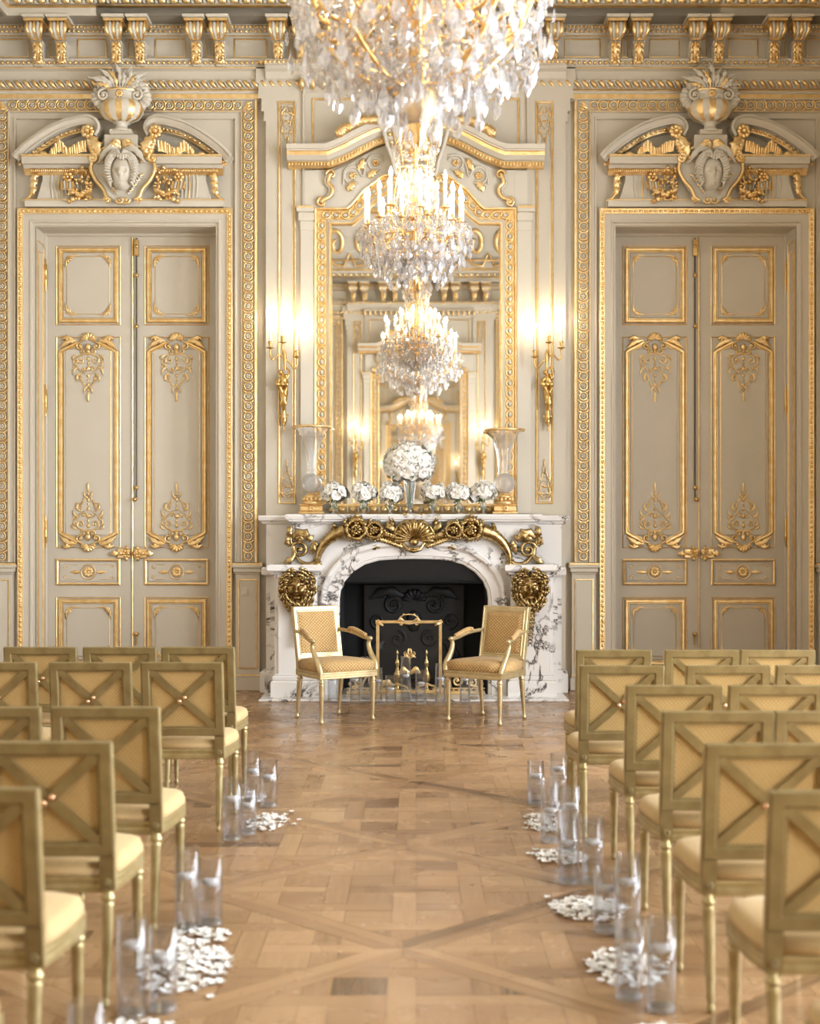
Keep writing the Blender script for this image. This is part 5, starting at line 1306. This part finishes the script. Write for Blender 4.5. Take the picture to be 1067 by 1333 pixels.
for n_, px in enumerate((434, 473, 508, 563.5, 597, 629)):
    x = (px-CX)*k; lab = names[n_]
    gv([(.032,0),(.03,.006),(.010,.014),(.009,.03),(.03,.055),(.036,.085),(.030,.105),(.034,.115)], (x,-.50,ZM), 'footed bud vase under the '+lab.replace(' on the mantel', '').replace('small ', '').replace(', beside the left trumpet vase', '').replace(', beside the right trumpet vase', '').replace('leftmost', 'leftmost').replace(' from the left', ' from left').replace(' from the right', ' from right'), 16, 'small glass vases on the mantel', 'bud_vase')
    b = empty('rose_posy', (x, -.50, ZM+.10)); tag(b, lab, 'posy', 'small rose posies on the mantel')
    rn = random.Random(n_*7+1); pts = []
    for i in range(13):
        zz = 1-1.35*(i+.5)/13; a = i*2.4+n_; r = math.sqrt(max(0,1-zz*zz)); d = Vector((r*math.cos(a), r*math.sin(a), zz))
        c = (d.x*.10+rn.uniform(-.02,.02), d.y*.07, d.z*.075+.10+rn.uniform(-.02,.03)); add_rose(b, c, tuple(d), rn.uniform(.034,.046), i % 2)
    for i in range(9): a = rn.uniform(0,6.28); pts.append(((0.03*math.cos(a),.03*math.sin(a),rn.uniform(-.04,.05)), (math.cos(a),math.sin(a),-.5)))
    leafy(b, pts, .045)
    m_ = MB(); m_.blob((0,0,.085), .045, .035, .04, 10, 6); m_.build('flower_core', 'rose', b)
    m_ = MB()
    for i in range(4): a = i*1.6; m_.tube([(.01*math.cos(a),.01*math.sin(a),-.055),(.015*math.cos(a+1),.015*math.sin(a+1),.05)], .003, 5)
    m_.build('stem', 'green', b)

# ================================================================== CHAIRS
def make_chair():
    r = empty('dining_chair')
    # local: faces +y, back stands at y 0; raked
    H = .92; Wd = .44
    yb = lambda z: -.07*max(0, (z-.42)/.5)     # rake of the back
    def bar(mb, a, b_, w_, d_, mi=0):   # bar in the raked plane, between (x,z) points
        (xa, za), (xb, zb) = a, b_; L_ = math.hypot(xb-xa, zb-za); nx, nz = -(zb-za)/L_*w_/2, (xb-xa)/L_*w_/2
        rings = []
        for (x, z) in (a, b_):
            rings.append([(x+nx, yb(z+nz)-d_/2, z+nz), (x-nx, yb(z-nz)-d_/2, z-nz), (x-nx, yb(z-nz)+d_/2, z-nz), (x+nx, yb(z+nz)+d_/2, z+nz)])
        mb.loft(rings, mi, False)
    m_ = MB(); hw = Wd/2
    # picture-frame back with a stepped inner edge
    mpb = lambda a, b_, v: (a, yb(b_)-v, b_)
    z0, z1 = .515, H
    m_.mold(rect(-hw, hw, z0, z1), [(0,-.018),(0,.012),(.004,.018),(.040,.018),(.046,.010),(.052,.010),(.052,-.018),(0,-.018)], closed=True, mp=mpb)
    for sg in (-1, 1):
        m_.loft([[(sg*(hw-.05),yb(z)-.018,z),(sg*hw,yb(z)-.018,z),(sg*hw,yb(z)+.018,z),(sg*(hw-.05),yb(z)+.018,z)] for z in (.395,.515)], 0, False)
        m_.rosette(sg*(hw-.025), .425, .016, .02, 6, .008)
    m_.build('back_frame', 'chairwood', r)
    for sg in (-1, 1):      # pale outer edge of each stile
        m_ = MB(); m_.loft([[(sg*(hw+.0005),yb(z)-.016,z),(sg*(hw+.003),yb(z)-.014,z),(sg*(hw+.003),yb(z)+.014,z),(sg*(hw+.0005),yb(z)+.016,z)] for z in (.40,.7,.915)], 0, False); m_.build('stile_edge', 'chairtrim', r)
    m_ = MB(); m_.loft([[(x,yb(z)+dy,z) for x, z in rect(-hw+.05, hw-.05, z0+.05, z1-.05)] for dy in (.004,.02)], 0, False)
    m_.build('back_panel', 'fabric', r)
    m_ = MB(); xa, za, zb = hw-.05, z0+.05, z1-.05
    bar(m_, (-xa, za), (xa, zb), .036, .016); n0 = len(m_.v); bar(m_, (-xa, zb), (xa, za), .036, .0175)
    m_.v = [(x, y-.004, z) for x, y, z in m_.v]
    m_.build('cross_brace', 'chairwood', r)
    m_ = MB(); zc = (za+zb)/2; yk = yb(zc)-.02
    m_.blob((-.014,yk,zc-.010), .013, .012, .013, 8, 5); m_.blob((.014,yk,zc+.010), .013, .012, .013, 8, 5); m_.build('brace_knob', 'knob', r)
    # seat rail: straight at the back, bowed in front
    out = [(-.215,-.01),(-.235,.10),(-.25,.25),(-.252,.36),(-.235,.42),(-.17,.452),(-.08,.467),(0,.471)]
    loop = out+[(-x, y) for x, y in out[:-1][::-1]]
    sc_ = lambda s_, z: [(x*s_, .22+(y-.22)*s_, z) for x, y in loop]
    m_ = MB(); m_.loft([sc_(.97,.385), sc_(1,.39), sc_(1,.408), sc_(.985,.412), sc_(.985,.425), sc_(1,.43), sc_(.99,.44), sc_(.93,.44)][::-1], 0, False); m_.build('seat_rail', 'chairtrim', r)
    m_ = MB(); m_.loft([sc_(.93,.436), sc_(.985,.445), sc_(.99,.465), sc_(.96,.488), sc_(.85,.502), sc_(.5,.512), sc_(.05,.515)][::-1], 0, True); m_.build('seat_cushion', 'seatfab', r)
    # legs
    def leg(x, y, top, splay, square=True):
        m_ = MB(); n_ = 12; prof = [(.010,0),(.014,.008),(.015,.02),(.010,.03),(.0125,.04),(.0155,.10),(.021,top-.05),(.0215,top-.045),(.015,top-.04),(.024,top-.032),(.024,top-.022),(.018,top-.016),(.018,top)]
        rings = []
        for rr, z in prof:
            t = 1-z/top; rings.append([(x+rr*(1-.10*(i % 2)*(0.04 < z < top-.05))*math.cos(2*PI*i/n_)+splay[0]*t, y+rr*(1-.10*(i % 2)*(0.04 < z < top-.05))*math.sin(2*PI*i/n_)+splay[1]*t, z) for i in range(n_)])
        m_.loft(rings, 0, True); 
        if square: m_.bevbox(x-.022, x+.022, y-.022, y+.022, top-.005, top+.055, .003)
        m_.build('leg', 'chairtrim', r)
    for sg in (-1, 1):
        leg(sg*.218, .405, .385, (0, .005)); leg(sg*.195, .0, .395, (0, -.05), False)
    return r
chair0 = make_chair(); used = False
def place_chair(xedge, d, side, label, row):
    """xedge: aisle-side edge of the back"""
    global used
    c = chair0 if not used else copy_tree(chair0); used = True
    rn = random.Random(int(d*100)+int(xedge*10))
    xedge -= 2*d/F
    c.location = (xedge+(.22 if side > 0 else -.22), d-D+.07, 0); c.rotation_euler = (0,0,rn.uniform(-.02,.02))
    tag(c, label, 'chair', ('right' if side > 0 else 'left')+'-hand rows of gold ceremony chairs')
gold = 'gold-framed cross-back chair '
rowsL = [(8.66, [-1.095,-1.573,-2.055], 'left front row nearest the fireplace'), (7.69, [-1.035,-1.53,-2.045], 'left second row'), (5.80, [-1.038,-1.527], 'left third row, behind the gap'),
         (4.87, [-1.037], 'left fourth row'), (4.01, [-1.06], 'left fifth row'), (3.07, [-1.05], 'left')]
rowsR = [(8.45, [.964,1.489,1.937], 'right front row nearest the fireplace'), (7.52, [.878,1.439,1.911], 'right second row'), (6.58, [.982,1.458], 'right third row'), (5.66, [.988,1.435], 'right fourth row'),
         (4.82, [.985], 'right fifth row'), (3.96, [.991], 'right sixth row'), (3.02, [.99], 'right')]
pos = [', at the aisle', ', middle of the three seen', ', outermost of the three seen']
for rows, sd, nm in ((rowsL, -1, 'left'), (rowsR, 1, 'right')):
    for i, (d, xs, lab) in enumerate(rows):
        for j, x in enumerate(xs):
            if d < 3.5: L_ = gold+'nearest the camera, only a seat corner at bottom %s' % nm
            elif len(xs) == 1: L_ = gold+'in the '+lab+', standing at the aisle'
            elif len(xs) == 2: L_ = gold+'in the '+lab+(', at the aisle' if j == 0 else ', cut by the photo edge')
            else: L_ = gold+'in the '+lab+pos[j]
            place_chair(x, d, sd, L_, i)

def make_arm(loc, rz, label, wood):
    r = empty('armchair', loc, rz); tag(r, label, 'armchair', 'pair of gilt armchairs')
    # local: faces -y; seat centre at the origin
    yb = lambda z: .235+.10*max(0, (z-.43)/.53)
    mpb = lambda a, b_, v: (a, yb(b_)-v, b_)
    m_ = MB(); hw = .228; z0, z1 = .51, .957
    m_.mold(rect(-hw, hw, z0, z1), [(0,-.02),(0,.016),(.006,.022),(.014,.022),(.018,.016),(.030,.016),(.036,.022),(.046,.02),(.05,.010),(.05,-.02),(0,-.02)], closed=True, mp=mpb)
    for sg in (-1, 1): m_.loft([[(sg*(hw-.045),yb(z)-.02,z),(sg*hw,yb(z)-.02,z),(sg*hw,yb(z)+.02,z),(sg*(hw-.045),yb(z)+.02,z)] for z in (.37,.51)], 0, False)
    m_.build('back_frame', wood, r)
    m_ = MB(); q = lambda s_, dy: [(x*s_, yb((z0+z1)/2+(z-(z0+z1)/2)*s_)-dy, (z0+z1)/2+(z-(z0+z1)/2)*s_) for x, z in rect(-hw+.045, hw-.045, z0+.045, z1-.045)]
    m_.loft([q(1,-.015), q(1,.010), q(.97,.022), q(.8,.03)][::-1], 0, False); m_.build('back_cushion', 'armfab', r)
    f, b_, dF, dB = .285, .235, -.235, .235
    loop0 = [(-f,dF),(-.15,dF-.012),(0,dF-.016),(.15,dF-.012),(f,dF),(f*.97,0),(b_,dB),(-b_,dB),(-f*.97,0)]
    sc_ = lambda s_, z: [(x*s_, y*s_, z) for x, y in loop0]
    m_ = MB(); m_.loft([sc_(.97,.375), sc_(1,.38), sc_(1,.395), sc_(.985,.40), sc_(.985,.415), sc_(1,.42), sc_(1,.432), sc_(.96,.436)][::-1], 0, False); m_.build('seat_rail', wood, r)
    m_ = MB(); m_.loft([sc_(.93,.434), sc_(.955,.45), sc_(.955,.48), sc_(.92,.505), sc_(.75,.525), sc_(.4,.535), sc_(.02,.537)][::-1], 0, True); m_.build('seat_cushion', 'armfab', r)
    for sg in (-1, 1):
        m_ = MB()
        pts = smoothpath([(sg*(hw-.015), yb(.74)-.0, .75), (sg*(hw+.02), .12, .735), (sg*(f-.01), -.02, .70), (sg*(f), -.10, .688)], 4)
        m_.tube(pts, [.016]*4+[.018]*(len(pts)-4), 8, flat=.8)
        m_.blob((sg*f, -.115, .69), .023, .028, .02, 10, 6)
        pts = smoothpath([(sg*f, -.115, .685), (sg*(f-.004), -.10, .64), (sg*(f-.006), -.135, .57), (sg*(f-.004), -.20, .49), (sg*(f-.012), -.222, .43)], 4)
        m_.tube(pts, [.016,.016,.017,.018,.019,.020,.021,.022,.023,.024,.025,.026,.026,.026,.026,.026,.026][:len(pts)], 8)
        ar = m_.build('arm', wood, r)
        m_ = MB(); pts = smoothpath([(sg*(hw+.01), .16, .755), (sg*(hw+.025), .09, .757), (sg*(f-.012), .0, .727), (sg*(f-.004), -.06, .708)], 4)
        m_.tube(pts, [.012]+[.022]*(len(pts)-2)+[.012], 10); m_.build('arm_pad', 'armfab', ar)
    for sx, x, y, sp in ((-1,f-.03,dF+.03,(-.0,-.0)),(1,f-.03,dF+.03,(0,0)),(-1,b_-.025,dB-.01,(.0,.05)),(1,b_-.025,dB-.01,(0,.05))):
        m_ = MB(); n_ = 12; top = .375; rings = []
        for rr, z in [(.012,0),(.020,.010),(.021,.022),(.011,.034),(.013,.05),(.024,top-.05),(.024,top-.045),(.017,top-.04),(.027,top-.032),(.027,top-.022),(.020,top-.016),(.020,top+.01)]:
            t = 1-z/top; rings.append([(sx*x+rr*(1-.10*(i % 2)*(0.05 < z < top-.05))*math.cos(2*PI*i/n_), y+sp[1]*t+rr*(1-.10*(i % 2)*(0.05 < z < top-.05))*math.sin(2*PI*i/n_), z) for i in range(n_)])
        m_.loft(rings, 0, True); m_.bevbox(sx*x-.027, sx*x+.027, y-.027, y+.027, top-.0, top+.06, .004)
        m_.build('leg', wood, r)
    return r
make_arm((-.693, -2.235, 0), math.radians(35), 'gilt armchair with honey damask seat left of the fire screen, turned inwards', 'armwood')
make_arm((.604, -2.29, 0), math.radians(-34.6), 'gilt armchair with honey damask seat right of the fire screen, turned inwards', 'armwood')

# ================================================================== CANDLE CYLINDERS
def cyl_vase(px, py_base, h, fill, label, py_top=None, zb=0.0, r=.05, wide=1.0, y=None):
    d = (HC-zb)*F/(py_base-HY)-r*.8 if y is None else D+y
    if y is None: d = (HC-zb)*F/(py_base-HY)+r
    x = (px-CX)*d/F; t = empty('glass_cylinder_vase', (x, d-D, zb)); tag(t, 'clear glass cylinder '+label, 'vase', 'glass cylinders with floating candles')
    m_ = MB(); n_ = 28
    m_.lathe_open([(r*.9,.0),(r,.004),(r,h),(r-.004,h),(r-.004,.02),(.001,.018)], n_); m_.build('glass_wall', 'glass', t)
    m_ = MB(); m_.lathe([(r*.9,.001),(r-.001,.005),(r-.001,.014),(r-.006,.019)], n_); m_.build('glass_base', 'vaseglass', t)
    m_ = MB(); m_.lathe([(r-.006,.022),(r-.006,fill*h)], n_); m_.build('water', 'water', t)
    c = empty('floating_candle', (x+.006*math.sin(px), d-D+.004, zb+fill*h)); tag(c, 'floating candle in the cylinder '+label, 'candle', 'white floating candles')
    m_ = MB(); rc = r*.70; m_.lathe([(rc*.45,-.016),(rc*.85,-.008),(rc,.004),(rc*.95,.010),(rc*.6,.013)], 16); m_.build('wax', 'wax', c)
    m_ = MB(); m_.tube([(0,0,.012),(.001,0,.022)], .0012, 4); m_.build('wick', 'steel', c)
A = 'left of the aisle, '; B_ = 'right of the aisle, '
for px, pb, h, fl, lb in (
    (328, 1046, .31, .60, A+'back left of the farthest cluster'), (350, 1052, .28, .62, A+'back right of the farthest cluster'),
    (302, 1096, .33, .66, A+'front left of the farthest cluster'), (322, 1089, .27, .58, A+'short one in the farthest cluster'),
    (243, 1215, .34, .65, A+'left and taller of the middle pair'), (274, 1208, .285, .62, A+'right and shorter of the middle pair'),
    (171, 1330, .335, .72, A+'left and taller of the near cluster'), (212, 1322, .29, .62, A+'right and shorter of the near cluster'),
    (112, 1466, .33, .6, A+'nearest of all, only its rim showing'),
    (697, 1049, .26, .65, B_+'leftmost of the farthest cluster'), (727, 1056, .33, .72, B_+'tall at the back of farthest cluster'),
    (716, 1099, .33, .50, B_+'front left of the farthest cluster'), (742, 1112, .335, .70, B_+'tall, beside the second-row chair leg'),
    (740, 1153, .335, .55, B_+'left one beside the third row'), (771, 1154, .31, .62, B_+'right one beside the third row'),
    (788, 1218, .26, .68, B_+'short one beside the fourth row'), (817, 1224, .335, .66, B_+'taller one beside the fourth row'),
    (819, 1306, .285, .62, B_+'left of the nearest pair'), (860, 1322, .32, .66, B_+'right of the nearest pair')):
    cyl_vase(px, pb, h, fl, lb)
for px, pb, h, fl, lb in (
    (433, 912, .34, .6, 'leftmost on the hearth, under the left armchair'), (462, 913, .30, .66, 'second from the left on the hearth'), (476, 908, .40, .7, 'third from the left on the hearth'),
    (491, 912, .31, .6, 'behind the left armchair front leg'), (508.5, 916, .26, .52, 'short one left of the screen centre on the hearth'), (528, 911, .41, .55, 'tallest, at the centre of the hearth'),
    (547.5, 916, .31, .60, 'right of the screen centre on the hearth'), (573, 914, .36, .6, 'behind the right armchair front leg'), (605, 914, .35, .6, 'under the right armchair, left of two'), (616, 909, .38, .6, 'under the right armchair, right of two')):
    d = (HC-.022)*F/(pb-HY)
    d = min(d, 13.42) if True else d
    cyl_vase(px, pb, h, fl, lb, zb=.022, y=d-D+.0)

# ================================================================== ROSE PETALS
def petal_mb(s):
    rn = random.Random(s); m_ = MB(); vs = []
    for i in range(4):
        for j in range(4):
            u, v = i/3-.5, j/3-.5; w_ = 1-.35*abs(u*2)**2; vs.append((u*.031*(1), v*.029*w_, .004+.010*(u*u+v*v)*(1+.4*rn.random())*1.6))
    m_.add(vs, [(i*4+j,i*4+j+1,i*4+j+5,i*4+j+4) for i in range(3) for j in range(3)], 0, True); return m_
PT = [petal_mb(i) for i in range(3)]
piles = [ # (px, py, spread x m, spread y m, count, side word)
    (347, 1072, .10, .20, 110, 'left far'), (330, 1040, .06, .2, 40, 'left far'), (240, 1262, .15, .26, 300, 'left near'), (262, 1222, .10, .12, 70, 'left near'), (180, 1345, .12, .1, 40, 'left near'),
    (707, 1072, .09, .22, 130, 'right far'), (728, 1117, .12, .14, 130, 'right middle'), (768, 1185, .15, .17, 190, 'right middle'), (815, 1262, .13, .2, 170, 'right near'), (870, 1350, .16, .08, 60, 'right near')]
rn = random.Random(17); allp = []
for px, py, sx, sy, n_, wd in piles:
    d = HC*F/(py-HY); x = (px-CX)*d/F; y = d-D
    for k in range(n_):
        a = rn.uniform(0, 2*PI); r = rn.random()**.7*1.15; dx, dy = r*math.cos(a)*sx, r*math.sin(a)*sy
        zz = max(0, 1-r)*.028*rn.random(); allp.append((x+dx, y+dy, zz, rn.uniform(0,6.28), rn.uniform(-.35,.35), rn.randrange(3), rn.uniform(.75,1.15)))
for px, py in ((390,1069),(383,1075),(372,1062),(380,1058),(690,1076),(684,1080),(697,1108),(688,1113),(293,1250),(288,1281),(291,1227),(275,1300),(712,1170),(770,1255)):
    d = HC*F/(py-HY); allp.append(((px-CX)*d/F, d-D, 0, rn.uniform(0,6), 0, 0, 1))
allp.sort(key=lambda p: p[1])
srcs = [None]*3
one = set(rn.sample(range(len(allp)), 0)) if False else set(range(0, 285))
m_ = MB()
for i, (x, y, z, a, tl, s_, sc) in enumerate(allp):
    if i in one:
        if srcs[s_] is None:
            o = PT[s_].build('rose_petal', 'petal'); srcs[s_] = o
            tag(o, 'single white rose petal scattered on the parquet beside the glass cylinders', 'petal', 'scattered white rose petals')
        else: o = inst(srcs[s_])
        o.location = (x, y, z); o.rotation_euler = (tl, tl*.5, a); o.scale = (sc,)*3
        o['label'] = 'single white rose petal in the drift on the %s of the aisle floor, nearer half' % ('left' if x < 0 else 'right')
        o['group'] = 'near white rose petals on the '+('left' if x < 0 else 'right')
    else: m_.merge(PT[s_], Matrix.Translation((x,y,z+.001)) @ Matrix.Rotation(a,4,'Z') @ Matrix.Rotation(tl,4,'X') @ Matrix.Scale(sc,4))
o = m_.build('rose_petals', 'petal'); tag(o, 'farther drifts of white rose petals along both sides of the aisle', 'petals', kind='stuff')

# ================================================================== CHANDELIERS
def drop_mb(kind=0):
    m_ = MB()
    if kind == 0: m_.lathe([(.001,0),(.006,-.008),(.010,-.02),(.025,-.055),(.020,-.074),(.001,-.092)], 6, sm=False, sy=.6)     # pear drop
    elif kind == 1: m_.lathe([(.001,0),(.007,-.01),(.012,-.05),(.008,-.075),(.001,-.12)], 6, sm=False, sy=.7)                # icicle
    else:   # flat rosette
        for i in range(8):
            a = 2*PI*i/8; m_.add([(0,-.008,0),(.016*math.cos(a-.3),-.003,.016*math.sin(a-.3)),(.034*math.cos(a),0,.034*math.sin(a)),(.016*math.cos(a+.3),-.003,.016*math.sin(a+.3)),(0,.008,0)], [(0,1,2),(0,2,3),(4,2,1),(4,3,2)])
    return m_
drops = [None]*3
def put_drop(root, kind, loc, sc, rz):
    nm = ('crystal_pendant', 'crystal_icicle', 'crystal_rosette')[kind]
    if drops[kind] is None: o = drop_mb(kind).build(nm, 'crystal', root); drops[kind] = o
    else: o = inst(drops[kind], parent=root)
    o.location = loc; o.scale = (sc,)*3; o.rotation_euler = (0,0,rz)
def chandelier(x, d, s, label, outer, inner, tip, power, seed, zdrop):
    """s = scale of the whole frame (1 = 0.80 m candle ring)"""
    root = empty('crystal_chandelier', (x, d-D, 0)); tag(root, label, 'chandelier', 'crystal chandeliers hung in line')
    rn = random.Random(seed)
    zc = tip-.30*1.0            # height of the candle cups
    m_ = MB(); zb = zdrop
    m_.tube([(0,0,CEIL-.02),(0,0,zc+.9)], .012, 8); 
    for k in range(int((CEIL-zc-.9)/.12)): m_.blob((0,0,zc+.95+k*.12), .028, .028, .04, 8, 5)
    m_.lathe([(.02,zc+.95),(.05*s,zc+.9),(.03*s,zc+.8),(.06*s,zc+.6),(.03*s,zc+.5),(.05*s,zc+.3),(.03*s,zc+.1),(.06*s,zc-.05),(.03*s,zc-.2*s),(.05*s,zb+.12),(.02,zb+.06),(.03,zb+.03),(.0,zb)], 14)
    m_.lathe([(.12,CEIL),(.10,CEIL-.04),(.03,CEIL-.10)], 16)
    m_.build('central_stem', 'goldc', root)
    for zz, rr, rz_ in ((zb+.14*s, .09*s, .075*s), (zc+.38, .075*s, .09*s), (zc+.12, .10*s, .08*s)):
        m_ = MB(); m_.blob((0,0,zz), rr, rr, rz_, 14, 8); m_.build('crystal_globe', 'crystal', root)
    cups = []
    for n_, R, dz in ((outer, .385*s, 0.0), (inner, .23*s, .115)):
        for i in range(n_):
            a = 2*PI*(i+.5)/n_+(.2 if dz else 0); j = .02*math.sin(i*2.7); cups.append((a, R+j, zc+dz+.02*(i % 2), dz))
    for a, R, z, dz in cups:
        c, sn = math.cos(a), math.sin(a); P3 = lambda r, zz: (r*c, r*sn, zz)
        m_ = MB(); pts = smoothpath([P3(.03*s, z-.10*s), P3(R*.35, z-.02), P3(R*.6, z-.14*s), P3(R*.9, z-.13*s), P3(R, z-.03)], 4); m_.tube(pts, .0075*s, 6); 
        m_.lathe([(.006,-.03),(.016,-.02),(.010,-.008),(.038,.0),(.042,.006),(.016,.008),(.013,.02),(.018,.03),(.013,.04)], 10, P3(R, z)); ar = m_.build('arm', 'goldc', root)
        h = .205+.015*rn.random(); m_ = MB(); m_.lathe([(.0135,.03),(.0135,h),(.004,h+.003)], 8, P3(R, z)); m_.build('candle', 'candle', root)
        m_ = MB(); m_.lathe([(.006,h),(.014,h+.016),(.0155,h+.03),(.009,h+.052),(.0015,h+.075)], 8, P3(R, z)); m_.build('flame_bulb', 'flame2', root)
    # hoop frames
    m_ = MB()
    for R, z, r in ((.36*s, zc-.10*s, .008*s), (.22*s, zc-.22*s, .007*s), (.13*s, zc+.45, .006*s), (.16*s, zc+.62, .006*s)):
        m_.tube([(R*math.cos(t), R*math.sin(t), z) for t in [2*PI*k/32 for k in range(33)]], r, 5)
    for i in range(8):
        a = 2*PI*i/8; P3 = lambda r, zz: (r*math.cos(a), r*math.sin(a), zz)
        m_.tube(smoothpath([P3(.05*s,zb+.20*s), P3(.16*s,zb+.22*s), P3(.30*s,zc-.20*s), P3(.36*s,zc-.10*s)], 4), .010*s, 6)
        m_.tube(smoothpath([P3(.05*s,zc+.05), P3(.16*s,zc+.2), P3(.13*s,zc+.45), P3(.16*s,zc+.62), P3(.05*s,zc+.8)], 4), .007*s, 5)
    m_.build('hoop_frame', 'goldc', root)
    # pendants
    tiers = [(.43*s, zc-.01, 30, 0), (.46*s, zc-.09*s, 34, 2), (.44*s, zc-.16*s, 32, 0), (.38*s, zc-.22*s, 30, 0), (.31*s, zc-.29*s, 26, 0), (.23*s, zc-.36*s, 20, 0), (.15*s, zb+.19*s, 14, 0), (.08*s, zb+.13*s, 9, 1), (.40*s, zc-.06*s, 26, 0), (.34*s, zc-.12*s, 22, 0), (.27*s, zc-.20*s, 18, 2), (.19*s, zc-.30*s, 16, 2),
             (.17*s, zc+.64, 16, 0), (.15*s, zc+.50, 14, 2), (.14*s, zc+.44, 14, 1), (.15*s, zc+.30, 12, 0), (.17*s, zc+.20, 14, 2), (.26*s, zc+.10, 20, 1)]
    for R, z, n_, kd in tiers:
        for i in range(n_):
            a = 2*PI*(i+rn.uniform(-.25,.25))/n_; rr = R*rn.uniform(.90,1.04); zz = z+rn.uniform(-.025,.025)*s
            put_drop(root, kd if rn.random() < .75 else rn.choice((0,0,1,2,2)), (rr*math.cos(a), rr*math.sin(a), zz), (.85+.35*rn.random())*s**.8, a+PI/2)
    # chains of beads: swags between the rings
    m_ = MB()
    def strand(p0, p1, sag, n_, r):
        for k in range(n_+1):
            t = k/n_; m_.blob((p0[0]+(p1[0]-p0[0])*t, p0[1]+(p1[1]-p0[1])*t, p0[2]+(p1[2]-p0[2])*t-sag*4*t*(1-t)), r, r, r, 5, 3, 0, False)
    PP = lambda R, a, z: (R*math.cos(a), R*math.sin(a), z)
    for i in range(36):
        a = 2*PI*i/36
        strand(PP(.16*s,a,zc+.60), PP(.13*s,a,zc+.22), -.0, 10, .0075*s); strand(PP(.12*s,a,zc+.2), PP(.43*s,a,zc-.0), .06*s, 10, .008*s)
        strand(PP(.45*s,a,zc-.05), PP(.37*s,a+.1,zc-.28*s), .0, 7, .009*s); strand(PP(.37*s,a,zc-.22*s), PP(.12*s,a,zb+.2*s), .03*s, 11, .009*s)
        strand(PP(.44*s,a,zc-.02), PP(.44*s,a+2*PI/18,zc-.02), .05*s, 6, .008*s)
        strand(PP(.30*s,a,zc-.05), PP(.22*s,a+.1,zc-.30*s), .0, 7, .010*s); strand(PP(.16*s,a,zc+.0), PP(.10*s,a+.1,zc-.35*s), .0, 8, .010*s)
    o = m_.build('bead_chain', 'crystal', root); o['kind'] = 'stuff'
M['flame2'] = mat('lit candle bulb', (1.0, 0.86, 0.66), 0.5, emit=75)
M['goldc'] = mat('chandelier gilding', (.85,.55,.22), .25, 1.0)
chandelier(.015, 7.0, 1.42, 'large crystal chandelier close overhead, cut by the top of the photo', 18, 10, 4.58, 130, 1, 3.52)
chandelier(-.005, 10.9, .98, 'smaller crystal chandelier with lit candles hanging before the mirror', 12, 6, 4.24, 90, 2, 3.50)

# ================================================================== WALL BEHIND THE CAMERA (seen in the mirror)
def turned(o, nm=None):
    c = copy_tree(o); mx = Matrix.Translation((0, YB, 0)) @ Matrix.Rotation(PI, 4, 'Z'); c.matrix_world = mx @ o.matrix_world
    if 'label' in c: c['label'] = BACK[nm]
    if 'group' in c: del c['group']
    return c
bpy.context.view_layer.update()
BACK = {'mirror': 'gilt framed mirror on the wall behind the camera, seen reflected in the big mirror', 'sl': 'wall sconce behind the camera, at the right in the reflection', 'sr': 'wall sconce behind the camera, at the left in the reflection'}
turned(cor); turned(cb); turned(om, 'mirror')
for o, nm in [(o, ('sl', 'sr')[i]) for i, o in enumerate([o for o in COL.objects if o.name.split('.')[0] == 'wall_sconce'][:2])]: turned(o, nm)
for o in [o for o in list(COL.objects) if o.name in ('trim_2', 'trim_3')]: turned(o)
